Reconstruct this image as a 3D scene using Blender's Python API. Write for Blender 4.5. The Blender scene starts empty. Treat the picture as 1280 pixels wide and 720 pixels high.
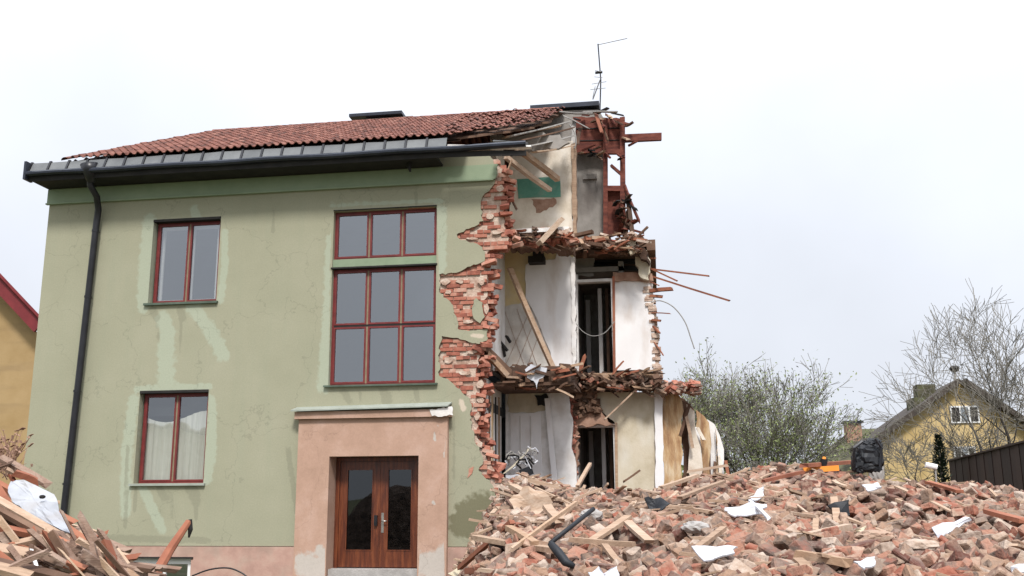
import bpy, bmesh, math, random
import numpy as np
from mathutils import Vector, Matrix, noise
from mathutils.geometry import delaunay_2d_cdt
R = math.radians
random.seed(7); rng = np.random.default_rng(7)
C = bpy.context.scene.collection
SC = bpy.context.scene

# ------------------------------------------------------------------ camera
F = 1190.0; D = 16.5; H = 1.75
th, ps, ro = R(11.95), R(8.7), R(-0.36)
fw = Vector((-math.sin(ps)*math.cos(th), math.cos(ps)*math.cos(th), math.sin(th)))
r0 = Vector((math.cos(ps), math.sin(ps), 0)); u0 = r0.cross(fw)
rx = r0*math.cos(ro)+u0*math.sin(ro); ux = -r0*math.sin(ro)+u0*math.cos(ro)
cam = bpy.data.objects.new('camera', bpy.data.cameras.new('camera')); C.objects.link(cam)
cam.matrix_world = Matrix(((rx.x, ux.x, -fw.x, 0), (rx.y, ux.y, -fw.y, -D), (rx.z, ux.z, -fw.z, H), (0, 0, 0, 1)))
cam.data.sensor_width = 36; cam.data.lens = F/1280*36; cam.data.clip_end = 3000; cam.data.clip_start = 0.05
SC.camera = cam

# ------------------------------------------------------------------ sky, sun, exposure
SUN_EL, SUN_AZ = R(50), R(166)          # azimuth of the sun measured from +Y, clockwise; behind the camera
w = bpy.data.worlds.new('World'); SC.world = w; w.use_nodes = True
nt = w.node_tree; N = nt.nodes; L = nt.links; N.clear()
sky = N.new('ShaderNodeTexSky'); sky.sky_type = 'NISHITA'; sky.sun_disc = False
sky.sun_elevation = SUN_EL; sky.sun_rotation = SUN_AZ
sky.dust_density = 6; sky.air_density = 1.2
hs = N.new('ShaderNodeHueSaturation'); hs.inputs['Saturation'].default_value = 0.3
L.new(sky.outputs[0], hs.inputs['Color'])
# an even overcast layer (brighter to the zenith) with faint cloud mottling over the clear sky
tc = N.new('ShaderNodeTexCoord'); sep = N.new('ShaderNodeSeparateXYZ'); L.new(tc.outputs['Generated'], sep.inputs[0])
mr = N.new('ShaderNodeMapRange'); mr.inputs['From Min'].default_value = 0.0; mr.inputs['From Max'].default_value = 1.0
mr.inputs['To Min'].default_value = 6.75; mr.inputs['To Max'].default_value = 23.0
pw = N.new('ShaderNodeMath'); pw.operation = 'POWER'; pw.use_clamp = True; pw.inputs[1].default_value = 2.6; mz = N.new('ShaderNodeMath'); mz.operation = 'MAXIMUM'; mz.inputs[1].default_value = 0; L.new(sep.outputs['Z'], mz.inputs[0]); L.new(mz.outputs[0], pw.inputs[0]); L.new(pw.outputs[0], mr.inputs['Value'])
nz = N.new('ShaderNodeTexNoise'); nz.inputs['Scale'].default_value = 2.2; nz.inputs['Detail'].default_value = 5
L.new(tc.outputs['Generated'], nz.inputs['Vector'])
mr2 = N.new('ShaderNodeMapRange'); mr2.inputs['From Min'].default_value = .35; mr2.inputs['From Max'].default_value = .65
mr2.inputs['To Min'].default_value = 0.92; mr2.inputs['To Max'].default_value = 1.07
L.new(nz.outputs['Fac'], mr2.inputs['Value'])
mu = N.new('ShaderNodeMath'); mu.operation = 'MULTIPLY'; L.new(mr.outputs[0], mu.inputs[0]); L.new(mr2.outputs[0], mu.inputs[1])
cc = N.new('ShaderNodeVectorMath'); cc.operation = 'SCALE'; cc.inputs[0].default_value = (0.90, 0.945, 1.04)
L.new(mu.outputs[0], cc.inputs['Scale'])
mx = N.new('ShaderNodeMix'); mx.data_type = 'RGBA'; mx.inputs['Factor'].default_value = 0.9
L.new(hs.outputs[0], mx.inputs['A']); L.new(cc.outputs[0], mx.inputs['B'])
bg = N.new('ShaderNodeBackground'); bg.inputs['Strength'].default_value = 0.1
L.new(mx.outputs['Result'], bg.inputs['Color'])
wo = N.new('ShaderNodeOutputWorld'); L.new(bg.outputs[0], wo.inputs['Surface'])
sd = bpy.data.lights.new('sun', 'SUN'); sd.energy = 2.7; sd.angle = R(10); sd.color = (1, .97, .93)
so = bpy.data.objects.new('sun', sd); C.objects.link(so)
sdir = Vector((math.sin(SUN_AZ)*math.cos(SUN_EL), math.cos(SUN_AZ)*math.cos(SUN_EL), math.sin(SUN_EL)))
so.rotation_euler = sdir.to_track_quat('Z', 'Y').to_euler(); so.location = (0, -10, 20)
SC.view_settings.view_transform = 'Standard'; SC.view_settings.look = 'None'
SC.view_settings.gamma = 1; SC.view_settings.use_curve_mapping = False
SC.view_settings.exposure = 0.55
SC.render.film_transparent = False

# ------------------------------------------------------------------ helpers
def at(px, py, Y=0.0):
    d = fw*F+rx*(px-640)-ux*(py-360); t = (Y+D)/d.y
    return Vector((d.x*t, Y, d.z*t+H))
def X_(px, py, Y=0.0): return at(px, py, Y).x
def Z_(px, py, Y=0.0): return at(px, py, Y).z
def nd(n, kind, **kw):
    x = n.new(kind)
    for k, v in kw.items(): setattr(x, k, v)
    return x
def material(name, cols, rough=.85, scale=6, bump=.15, bscale=None, rnd=0.0, detail=8, contrast=(.35, .65), metallic=0, spec=.35,
             stretch=None, attr=None, streak=None, bdist=.01, grain=0):
    """base colour: noise ramp over cols; rnd shifts it for each loose piece; attr = list of (attribute, colour, strength)"""
    m = bpy.data.materials.new(name); m.use_nodes = True; n = m.node_tree.nodes; l = m.node_tree.links
    b = n['Principled BSDF']; b.inputs['Roughness'].default_value = rough; b.inputs['Metallic'].default_value = metallic
    b.inputs['Specular IOR Level'].default_value = spec
    tc = nd(n, 'ShaderNodeTexCoord'); vec = tc.outputs['Object']
    mp = nd(n, 'ShaderNodeMapping'); mp.inputs['Scale'].default_value = stretch or (1, 1, 1); l.new(vec, mp.inputs[0]); vec = mp.outputs[0]
    geo = nd(n, 'ShaderNodeNewGeometry'); oi = nd(n, 'ShaderNodeObjectInfo')
    add = nd(n, 'ShaderNodeMath', operation='ADD'); l.new(geo.outputs['Random Per Island'], add.inputs[0]); l.new(oi.outputs['Random'], add.inputs[1])
    fr = nd(n, 'ShaderNodeMath', operation='FRACT'); l.new(add.outputs[0], fr.inputs[0])
    tx = nd(n, 'ShaderNodeTexNoise', noise_dimensions='4D'); tx.inputs['Scale'].default_value = scale; tx.inputs['Detail'].default_value = detail
    tx.inputs['Roughness'].default_value = .62
    wv = nd(n, 'ShaderNodeMath', operation='MULTIPLY'); l.new(fr.outputs[0], wv.inputs[0]); wv.inputs[1].default_value = 40 if rnd else 0
    l.new(vec, tx.inputs['Vector']); l.new(wv.outputs[0], tx.inputs['W'])
    r = nd(n, 'ShaderNodeMapRange'); r.inputs['From Min'].default_value = contrast[0]; r.inputs['From Max'].default_value = contrast[1]
    l.new(tx.outputs['Fac'], r.inputs['Value'])
    fac = r.outputs[0]
    if rnd:
        mxx = nd(n, 'ShaderNodeMix', data_type='FLOAT'); mxx.inputs[0].default_value = rnd
        l.new(fac, mxx.inputs[2]); l.new(fr.outputs[0], mxx.inputs[3]); fac = mxx.outputs[0]
    cr = nd(n, 'ShaderNodeValToRGB'); e = cr.color_ramp.elements
    for i, c in enumerate(cols):
        p = i/(len(cols)-1) if len(cols) > 1 else 0
        if i < 2 and i < len(e): e[i].position = p; e[i].color = (*c, 1)
        else: q = e.new(p); q.color = (*c, 1)
    if len(cols) == 1: e[1].color = (*cols[0], 1)
    l.new(fac, cr.inputs[0]); col = cr.outputs[0]
    if streak:
        t2 = nd(n, 'ShaderNodeTexNoise'); t2.inputs['Scale'].default_value = streak[1]; t2.inputs['Detail'].default_value = 4
        m2 = nd(n, 'ShaderNodeMapping'); m2.inputs['Scale'].default_value = streak[2]; l.new(tc.outputs['Object'], m2.inputs[0]); l.new(m2.outputs[0], t2.inputs['Vector'])
        rr = nd(n, 'ShaderNodeMapRange'); rr.inputs['From Min'].default_value = .5; rr.inputs['From Max'].default_value = .72; rr.inputs['To Max'].default_value = streak[3]
        l.new(t2.outputs['Fac'], rr.inputs['Value'])
        mm = nd(n, 'ShaderNodeMix', data_type='RGBA'); l.new(rr.outputs[0], mm.inputs['Factor']); l.new(col, mm.inputs['A']); mm.inputs['B'].default_value = (*streak[0], 1)
        col = mm.outputs['Result']
    for (an, ac, st) in attr or []:
        a = nd(n, 'ShaderNodeAttribute'); a.attribute_name = an
        t3 = nd(n, 'ShaderNodeTexNoise'); t3.inputs['Scale'].default_value = 9; t3.inputs['Detail'].default_value = 6; l.new(tc.outputs['Object'], t3.inputs['Vector'])
        s = nd(n, 'ShaderNodeMath', operation='SUBTRACT'); l.new(t3.outputs['Fac'], s.inputs[0]); s.inputs[1].default_value = .5
        s1 = nd(n, 'ShaderNodeMath', operation='MULTIPLY_ADD'); l.new(s.outputs[0], s1.inputs[0]); s1.inputs[1].default_value = .8; l.new(a.outputs['Fac'], s1.inputs[2])
        s2 = nd(n, 'ShaderNodeMapRange'); s2.inputs['From Min'].default_value = .4; s2.inputs['From Max'].default_value = .6; s2.inputs['To Max'].default_value = st
        l.new(s1.outputs[0], s2.inputs['Value'])
        mm = nd(n, 'ShaderNodeMix', data_type='RGBA'); l.new(s2.outputs[0], mm.inputs['Factor']); l.new(col, mm.inputs['A']); mm.inputs['B'].default_value = (*ac, 1)
        col = mm.outputs['Result']
    if grain:
        tg_ = nd(n, 'ShaderNodeTexNoise'); tg_.inputs['Scale'].default_value = 38; tg_.inputs['Detail'].default_value = 8; tg_.inputs['Roughness'].default_value = .75; l.new(tc.outputs['Object'], tg_.inputs['Vector'])
        gr = nd(n, 'ShaderNodeMapRange'); gr.inputs['From Min'].default_value = .3; gr.inputs['From Max'].default_value = .7; gr.inputs['To Min'].default_value = 1-grain; gr.inputs['To Max'].default_value = 1+grain; l.new(tg_.outputs['Fac'], gr.inputs['Value'])
        sc_ = nd(n, 'ShaderNodeVectorMath', operation='SCALE'); l.new(col, sc_.inputs[0]); l.new(gr.outputs[0], sc_.inputs['Scale']); col = sc_.outputs[0]
        # hairline cracks and pin holes
        vo = nd(n, 'ShaderNodeTexVoronoi', feature='DISTANCE_TO_EDGE'); vo.inputs['Scale'].default_value = .55
        dn = nd(n, 'ShaderNodeTexNoise'); dn.inputs['Scale'].default_value = 2.5; dn.inputs['Detail'].default_value = 8; l.new(tc.outputs['Object'], dn.inputs['Vector'])
        va = nd(n, 'ShaderNodeVectorMath', operation='MULTIPLY_ADD'); l.new(dn.outputs['Color'], va.inputs[0]); va.inputs[1].default_value = (.9, .9, .9); l.new(tc.outputs['Object'], va.inputs[2]); l.new(va.outputs[0], vo.inputs['Vector'])
        vr = nd(n, 'ShaderNodeMapRange'); vr.inputs['From Min'].default_value = 0; vr.inputs['From Max'].default_value = .006; vr.inputs['To Min'].default_value = .80; vr.inputs['To Max'].default_value = 1; l.new(vo.outputs['Distance'], vr.inputs['Value'])
        s9 = nd(n, 'ShaderNodeVectorMath', operation='SCALE'); l.new(col, s9.inputs[0]); l.new(vr.outputs[0], s9.inputs['Scale']); col = s9.outputs[0]
    l.new(col, b.inputs['Base Color'])
    if bump:
        tb = nd(n, 'ShaderNodeTexNoise'); tb.inputs['Scale'].default_value = bscale or scale*6; tb.inputs['Detail'].default_value = 6; l.new(vec, tb.inputs['Vector'])
        bp = nd(n, 'ShaderNodeBump'); bp.inputs['Strength'].default_value = bump; bp.inputs['Distance'].default_value = bdist
        l.new(tb.outputs['Fac'], bp.inputs['Height']); l.new(bp.outputs[0], b.inputs['Normal'])
    return m

def glass_material(name, tint=.55, refl=1.0):
    m = bpy.data.materials.new(name); m.use_nodes = True; n = m.node_tree.nodes; l = m.node_tree.links; n.clear()
    o = nd(n, 'ShaderNodeOutputMaterial'); mx = nd(n, 'ShaderNodeMixShader'); g = nd(n, 'ShaderNodeBsdfGlossy'); t = nd(n, 'ShaderNodeBsdfTransparent')
    g.inputs['Roughness'].default_value = .015; g.inputs['Color'].default_value = (.93, .97, 1, 1); t.inputs['Color'].default_value = (tint, tint*1.02, tint, 1)
    f = nd(n, 'ShaderNodeLayerWeight'); f.inputs['Blend'].default_value = .5; pw = nd(n, 'ShaderNodeMath', operation='POWER'); pw.inputs[1].default_value = 5; l.new(f.outputs['Facing'], pw.inputs[0])
    tb = nd(n, 'ShaderNodeTexNoise'); tb.inputs['Scale'].default_value = 1.3; tc = nd(n, 'ShaderNodeTexCoord'); l.new(tc.outputs['Object'], tb.inputs['Vector'])
    bp = nd(n, 'ShaderNodeBump'); bp.inputs['Strength'].default_value = .06; bp.inputs['Distance'].default_value = .05; l.new(tb.outputs['Fac'], bp.inputs['Height']); l.new(bp.outputs[0], g.inputs['Normal'])
    mm = nd(n, 'ShaderNodeMath', operation='MULTIPLY_ADD'); mm.inputs[1].default_value = 1-refl; mm.inputs[2].default_value = refl; mm.use_clamp = True; l.new(pw.outputs[0], mm.inputs[0])
    l.new(mm.outputs[0], mx.inputs[0]); l.new(t.outputs[0], mx.inputs[1]); l.new(g.outputs[0], mx.inputs[2]); l.new(mx.outputs[0], o.inputs[0])
    return m

M = {}
M['plaster'] = material('green_plaster', [(.262, .256, .178), (.282, .274, .193), (.302, .291, .209)], rough=.92, scale=.9, bump=.35, bscale=60, contrast=(.3, .7), bdist=.004, grain=.10,
    streak=((.23, .25, .175), 1.2, (3.5, 1, .35), .2),
    attr=[('halo', (.335, .37, .285), .65), ('damp', (.12, .11, .06), .8), ('dirt', (.19, .185, .13), .5), ('chip', (.50, .42, .33), .9)])
M['cornice'] = material('green_cornice_paint', [(.215, .27, .18), (.255, .31, .21)], rough=.85, scale=2, bump=.2, bscale=50)
M['pink'] = material('pink_plaster', [(.34, .215, .155), (.385, .245, .18), (.43, .285, .22)], rough=.9, scale=2.2, bump=.3, bscale=60, bdist=.004, grain=.09, attr=[('worn', (.42, .39, .35), .85)])
M['pinkbase'] = material('plinth_plaster', [(.33, .20, .16), (.40, .25, .20), (.43, .30, .24)], rough=.9, scale=3, bump=.3, bscale=50, streak=((.25, .2, .16), 2, (1, 1, 1), .5))
M['brick'] = material('red_brick', [(.15, .055, .04), (.31, .105, .07), (.40, .18, .125), (.46, .32, .25)], rough=.95, scale=9, bump=.6, bscale=45, rnd=.62, bdist=.01)
M['mortar'] = material('lime_mortar', [(.30, .19, .14), (.45, .33, .26), (.55, .46, .38)], rough=.98, scale=7, bump=.8, bscale=30, bdist=.02)
M['rubble'] = material('dusty_brick_rubble', [(0.033, 0.020, 0.015), (0.221, 0.070, 0.042), (0.312, 0.160, 0.110), (0.180, 0.129, 0.103), (0.098, 0.035, 0.024), (0.361, 0.257, 0.190), (0.254, 0.094, 0.061), (0.098, 0.074, 0.061), (0.279, 0.172, 0.114), (0.180, 0.129, 0.099), (0.410, 0.328, 0.266), (0.287, 0.195, 0.137), (0.156, 0.055, 0.034)],
    rough=.97, scale=9, bump=.9, bscale=28, rnd=.8, contrast=(.25, .75), streak=((0.295, 0.203, 0.148), 7, (1, 1, 1), .5), bdist=.02)
M['soil'] = material('brick_dust_soil', [(.03, .02, .016), (.09, .058, .042), (.14, .10, .08)], rough=1, scale=5, bump=1, bscale=20, bdist=.04)
M['tile'] = material('clay_roof_tile', [(.045, .025, .02), (.135, .05, .035), (.20, .078, .055), (.27, .135, .10)], rough=.85, scale=7, bump=.4, rnd=.6)
M['grey_metal'] = material('grey_sheet_metal', [(.09, .095, .10), (.17, .175, .175)], rough=.6, metallic=.1, scale=3, bump=.1, rnd=.5)
M['dark_metal'] = material('blue_black_sheet_metal', [(.012, .015, .022), (.03, .035, .05)], rough=.42, metallic=.2, scale=2, bump=.08)
M['black'] = material('black_paint', [(.008, .008, .01), (.02, .02, .024)], rough=.35, scale=3, bump=.1)
M['soffit'] = material('black_tarred_board', [(.008, .007, .007), (.02, .018, .016)], rough=.8, scale=3, bump=.2)
M['red_frame'] = material('dark_red_window_paint', [(.11, .016, .016), (.17, .026, .024)], rough=.45, scale=5, bump=.1)
M['tan_post'] = material('olive_brown_post_paint', [(.16, .12, .07), (.22, .17, .11)], rough=.7, scale=8, bump=.2)
M['sill'] = material('dark_green_tin_sill', [(.05, .07, .05), (.09, .12, .09)], rough=.6, scale=4, bump=.1)
M['sill_light'] = material('pale_tin_sill', [(.24, .26, .22), (.3, .32, .28)], rough=.6, scale=4, bump=.1)
M['spandrel'] = material('green_spandrel_paint', [(.17, .22, .14), (.22, .27, .18)], rough=.8, scale=3, bump=.2)
M['glass'] = glass_material('window_glass', .6, .27)
M['glass_clear'] = glass_material('clear_window_glass', .82, .2)
M['door_glass'] = glass_material('door_glass', .3, .07)
M['curtain'] = material('net_curtain', [(.50, .49, .44), (.62, .61, .56)], rough=.9, scale=3, bump=.3, bscale=12, stretch=(6, 1, .3))
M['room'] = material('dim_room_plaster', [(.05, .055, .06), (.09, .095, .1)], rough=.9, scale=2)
M['door'] = material('varnished_mahogany', [(.05, .012, .006), (.10, .024, .009), (.17, .048, .017)], rough=.38, scale=2.2, bump=.15, stretch=(9, 9, .8), spec=.5)
M['brass'] = material('worn_steel', [(.35, .33, .3), (.5, .48, .44)], rough=.35, metallic=.9, scale=10)
M['white'] = material('old_white_plaster', [(.55, .53, .50), (.68, .66, .64), (.75, .73, .71)], rough=.93, scale=2.6, bump=.3, bscale=30, streak=((.45, .38, .32), 2.4, (1, 1, 1), .5))
M['white2'] = material('white_wall_panel', [(.66, .64, .63), (.73, .71, .70)], rough=.85, scale=1.5, bump=.12, streak=((.46, .38, .32), 2.2, (1.5, 1, .6), .6))
M['cream'] = material('cream_plaster', [(.50, .43, .34), (.62, .55, .46), (.68, .62, .54)], rough=.95, scale=2.4, bump=.4, bscale=25, streak=((.38, .25, .18), 1.8, (1, 1, 1), .75))
M['yellow'] = material('yellow_wallpaper', [(.55, .43, .22), (.63, .52, .31)], rough=.9, scale=2.5, bump=.2, streak=((.5, .45, .38), 2.5, (1, 1, 1), .6))
M['tiles_w'] = material('grubby_tiled_wall', [(.44, .41, .37), (.56, .53, .49)], rough=.7, scale=3, bump=.3, streak=((.35, .28, .22), 3, (1, 1, 1), .5))
M['beige'] = material('beige_plaster', [(.40, .34, .24), (.50, .44, .33), (.56, .5, .4)], rough=.95, scale=1.9, bump=.3, bscale=30, streak=((.60, .57, .5), 1.7, (1.5, 1, .6), .7))
M['tan'] = material('tan_peeling_wall', [(.27, .15, .075), (.44, .29, .155), (.55, .44, .30)], rough=.95, scale=3.5, bump=.8, bscale=20, stretch=(2.2, 1, .6), streak=((.20, .10, .055), 3, (3, 1, .3), .85))
M['teal'] = material('teal_green_paint', [(.07, .20, .15), (.11, .27, .20)], rough=.8, scale=4, bump=.2, streak=((.35, .32, .26), 3, (1, 1, 1), .35))
M['peeled'] = material('bare_brown_render', [(.22, .12, .08), (.35, .22, .16)], rough=1, scale=6, bump=.6)
M['chimney'] = material('sooty_grey_render', [(.22, .20, .18), (.30, .275, .25)], rough=.95, scale=3, bump=.4, bscale=20, streak=((.09, .07, .06), 2, (1, 1, .5), .6))
M['redwood'] = material('red_brown_attic_board', [(.055, .012, .008), (.11, .026, .015), (.17, .05, .03)], rough=.8, scale=3, bump=.3, stretch=(1, 1, 4))
M['wood'] = material('weathered_timber', [(.20, .12, .075), (.34, .22, .14), (.46, .33, .23)], rough=.9, scale=3, bump=.4, rnd=.55, stretch=(1, 9, 9), streak=((.48, .40, .33), 4, (1, 1, 1), .45))
M['oldwood'] = material('dark_old_timber', [(.035, .022, .016), (.10, .055, .035), (.17, .10, .065)], rough=.9, scale=3, bump=.5, rnd=.5)
M['freshwood'] = material('pale_broken_timber', [(.22, .14, .09), (.35, .24, .165), (.44, .34, .26)], rough=.85, scale=3, bump=.3, rnd=.5, stretch=(1, 8, 8))
M['rustwood'] = material('reddish_timber', [(.15, .05, .03), (.25, .09, .05), (.34, .14, .08)], rough=.85, scale=3, bump=.3, rnd=.4)
M['sheet'] = material('crumpled_white_sheet', [(.44, .45, .49), (.56, .57, .60)], rough=.8, scale=4, bump=.3, streak=((.5, .48, .46), 5, (1, 1, 1), .4))
M['dirtywood'] = material('dirty_old_timber', [(.09, .055, .04), (.20, .125, .09), (.33, .235, .18)], rough=.95, scale=3, bump=.6, rnd=.6, stretch=(1, 6, 6), streak=((.40, .32, .26), 6, (1, 1, 1), .5))
M['grey_sheet'] = material('dusty_grey_sheet', [(.27, .28, .31), (.38, .39, .41)], rough=.85, scale=4, bump=.3, streak=((.3, .27, .24), 5, (1, 1, 1), .5))
M['concrete'] = material('grey_concrete', [(.25, .235, .22), (.36, .34, .32)], rough=.95, scale=6, bump=.5)
M['tarp'] = material('black_plastic', [(.006, .007, .010), (.016, .018, .022)], rough=.6, scale=4, bump=.3, bscale=12)
M['orange'] = material('orange_plastic', [(.75, .24, .03), (.82, .30, .05)], rough=.5, scale=4, bump=.05)
M['bark'] = material('grey_bark', [(.025, .02, .017), (.06, .05, .042)], rough=.95, scale=8, bump=.4)
M['twig'] = material('pale_grey_twigs', [(.10, .09, .075), (.19, .175, .15)], rough=.95, scale=3, bump=0)
M['leaf'] = material('budding_leaves', [(.10, .12, .045), (.16, .19, .07), (.24, .27, .12)], rough=.8, scale=3, bump=0, rnd=.8)
M['conifer'] = material('dark_conifer_needles', [(.008, .016, .008), (.02, .035, .015)], rough=.9, scale=4, bump=0, rnd=.7)
M['ochre'] = material('ochre_house_plaster', [(.42, .30, .13), (.50, .37, .18), (.54, .42, .22)], rough=.95, scale=1.5, bump=.2)
M['ochre2'] = material('brown_ochre_render', [(.30, .20, .09), (.36, .25, .125)], rough=.95, scale=1.2, bump=.3, streak=((.22, .15, .08), 1, (.5, 1, 3), .6))
M['moss_roof'] = material('mossy_dark_roof', [(.03, .03, .018), (.07, .065, .035), (.09, .10, .045)], rough=.95, scale=2, bump=.5)
M['dark_roof'] = material('dark_brown_roof', [(.035, .028, .024), (.07, .055, .045)], rough=.9, scale=3, bump=.5)
M['verge'] = material('dark_red_bargeboard', [(.13, .015, .018), (.18, .022, .025)], rough=.6, scale=4, bump=.1)
M['fence'] = material('dark_stained_fence', [(.020, .010, .007), (.045, .022, .014)], rough=.7, scale=3, bump=.3, rnd=.6, stretch=(4, 4, .5))
M['white_paint'] = material('white_paint', [(.7, .7, .7), (.78, .78, .77)], rough=.5, scale=4, bump=.05)
M['grass'] = material('spring_grass', [(.04, .055, .02), (.09, .10, .045), (.16, .13, .09)], rough=1, scale=.6, bump=1, bscale=8, bdist=.05)
M['cable'] = material('grey_cable', [(.2, .19, .18), (.3, .29, .27)], rough=.7, scale=5, bump=0)

class MB:
    def __init__(s): s.v = []; s.f = []
    def add(s, vs, fs):
        b = len(s.v); s.v += [tuple(v) for v in vs]; s.f += [tuple(b+i for i in f) for f in fs]; return s
    def box(s, a, b):
        (x0, y0, z0), (x1, y1, z1) = [tuple(map(min, zip(a, b))), tuple(map(max, zip(a, b)))]
        return s.add([(x0, y0, z0), (x1, y0, z0), (x1, y1, z0), (x0, y1, z0), (x0, y0, z1), (x1, y0, z1), (x1, y1, z1), (x0, y1, z1)],
                     [(0, 3, 2, 1), (4, 5, 6, 7), (0, 1, 5, 4), (1, 2, 6, 5), (2, 3, 7, 6), (3, 0, 4, 7)])
    def bar(s, p, q, w, t, up=(0, 0, 1), rough=0.0, segs=1, bend=0.0):
        """timber from p to q, w wide and t thick; rough = splintered ends"""
        p, q = Vector(p), Vector(q); d = (q-p).normalized(); up = Vector(up)
        a = d.cross(up)
        if a.length < 1e-3: a = d.cross(Vector((1, 0, 0)))
        a.normalize(); b = a.cross(d).normalized(); vs = []; fs = []
        sag = Vector((random.uniform(-1, 1), random.uniform(-1, 1), random.uniform(-1, 1)))*bend
        for i in range(segs+1):
            k = i/segs; c = p.lerp(q, k)+sag*math.sin(k*math.pi)
            for sx, sz in ((-1, -1), (1, -1), (1, 1), (-1, 1)):
                e = d*random.uniform(-rough, rough) if i in (0, segs) else Vector()
                j = 1+random.uniform(-.06, .06) if rough else 1
                vs.append(c+a*sx*w/2*j+b*sz*t/2*j+e)
        for i in range(segs):
            o = i*4
            for k in range(4): fs.append((o+k, o+(k+1) % 4, o+4+(k+1) % 4, o+4+k))
        fs.append((3, 2, 1, 0)); o = segs*4; fs.append((o, o+1, o+2, o+3))
        return s.add(vs, fs)
    def tube(s, pts, rad, n=8, cap=True):
        pts = [Vector(p) for p in pts]; rads = rad if isinstance(rad, (list, tuple)) else [rad]*len(pts)
        vs = []; fs = []; a = None
        for i, p in enumerate(pts):
            d = (pts[min(i+1, len(pts)-1)]-pts[max(i-1, 0)]).normalized()
            if a is None: a = d.cross(Vector((0, 0, 1)) if abs(d.z) < .9 else Vector((1, 0, 0))).normalized()
            else: a = (a-d*a.dot(d)).normalized()
            b = d.cross(a)
            for k in range(n):
                t = 2*math.pi*k/n; vs.append(p+(a*math.cos(t)+b*math.sin(t))*rads[i])
        for i in range(len(pts)-1):
            for k in range(n): fs.append((i*n+k, i*n+(k+1) % n, (i+1)*n+(k+1) % n, (i+1)*n+k))
        if cap: fs.append(tuple(range(n))[::-1]); fs.append(tuple((len(pts)-1)*n+k for k in range(n)))
        return s.add(vs, fs)
    def prism(s, poly, y0, y1):
        """poly = [(x,z)...] extruded in Y"""
        n = len(poly); vs = [(x, y0, z) for x, z in poly]+[(x, y1, z) for x, z in poly]
        area = sum(poly[i][0]*poly[(i+1) % n][1]-poly[(i+1) % n][0]*poly[i][1] for i in range(n))
        fs = [tuple(range(n)), tuple(range(2*n-1, n-1, -1))]+[(i, i+n, (i+1) % n+n, (i+1) % n) for i in range(n)]
        if area < 0: fs = [f[::-1] for f in fs]
        return s.add(vs, fs)
    def build(s, name, m, parent=None, smooth=False, **tags):
        me = bpy.data.meshes.new(name); me.from_pydata(s.v, [], s.f); me.update()
        o = bpy.data.objects.new(name, me); C.objects.link(o); me.materials.append(M[m] if isinstance(m, str) else m)
        if smooth:
            for p in me.polygons: p.use_smooth = True
        if parent: o.parent = parent; o.matrix_parent_inverse = Matrix.Identity(4)
        if parent and parent.location.length > 0 and parent.parent is None:
            o.location = -parent.location
        return tag(o, **tags)
def tag(o, label=None, cat=None, group=None, kind=None):
    if label: o['label'] = label
    if cat: o['category'] = cat
    if group: o['group'] = group
    if kind: o['kind'] = kind
    return o
def empty(name, **tags):
    o = bpy.data.objects.new(name, None); C.objects.link(o); o.empty_display_size = .2
    return tag(o, **tags)
def jag(pts, amp=.03, step=.12, edges=None):
    """ragged version of a polygon in (x,z); edges = set of edge numbers to break (None = all)"""
    out = []; n = len(pts)
    for i in range(n):
        a, b = Vector(pts[i]), Vector(pts[(i+1) % n]); out.append(tuple(a))
        if edges is not None and i not in edges: continue
        L_ = (b-a).length; k = max(1, int(L_/step))
        if k < 2: continue
        nn = Vector((-(b-a).y, (b-a).x)).normalized()
        for j in range(1, k):
            q = a.lerp(b, (j+random.uniform(-.3, .3))/k)+nn*random.uniform(-amp, amp); out.append(tuple(q))
    return out
def pxpoly(pts, Y): return [(at(x, y, Y).x, at(x, y, Y).z) for x, y in pts]
def slab(name, pts, Y, thick, m, parent=None, amp=.03, step=.12, edges=None, **tags):
    """upright slab whose outline was measured on the photograph, standing at depth Y"""
    return MB().prism(jag(pxpoly(pts, Y), amp, step, edges), Y, Y+thick).build(name, m, parent, **tags)
def inside(P, poly):
    """numpy point in polygon"""
    x, y = P[:, 0], P[:, 1]; c = np.zeros(len(P), bool); n = len(poly)
    for i in range(n):
        x0, y0 = poly[i]; x1, y1 = poly[(i+1) % n]
        if y0 == y1: continue
        t = ((y0 > y) != (y1 > y)) & (x < (x1-x0)*(y-y0)/(y1-y0)+x0); c ^= t
    return c
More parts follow.
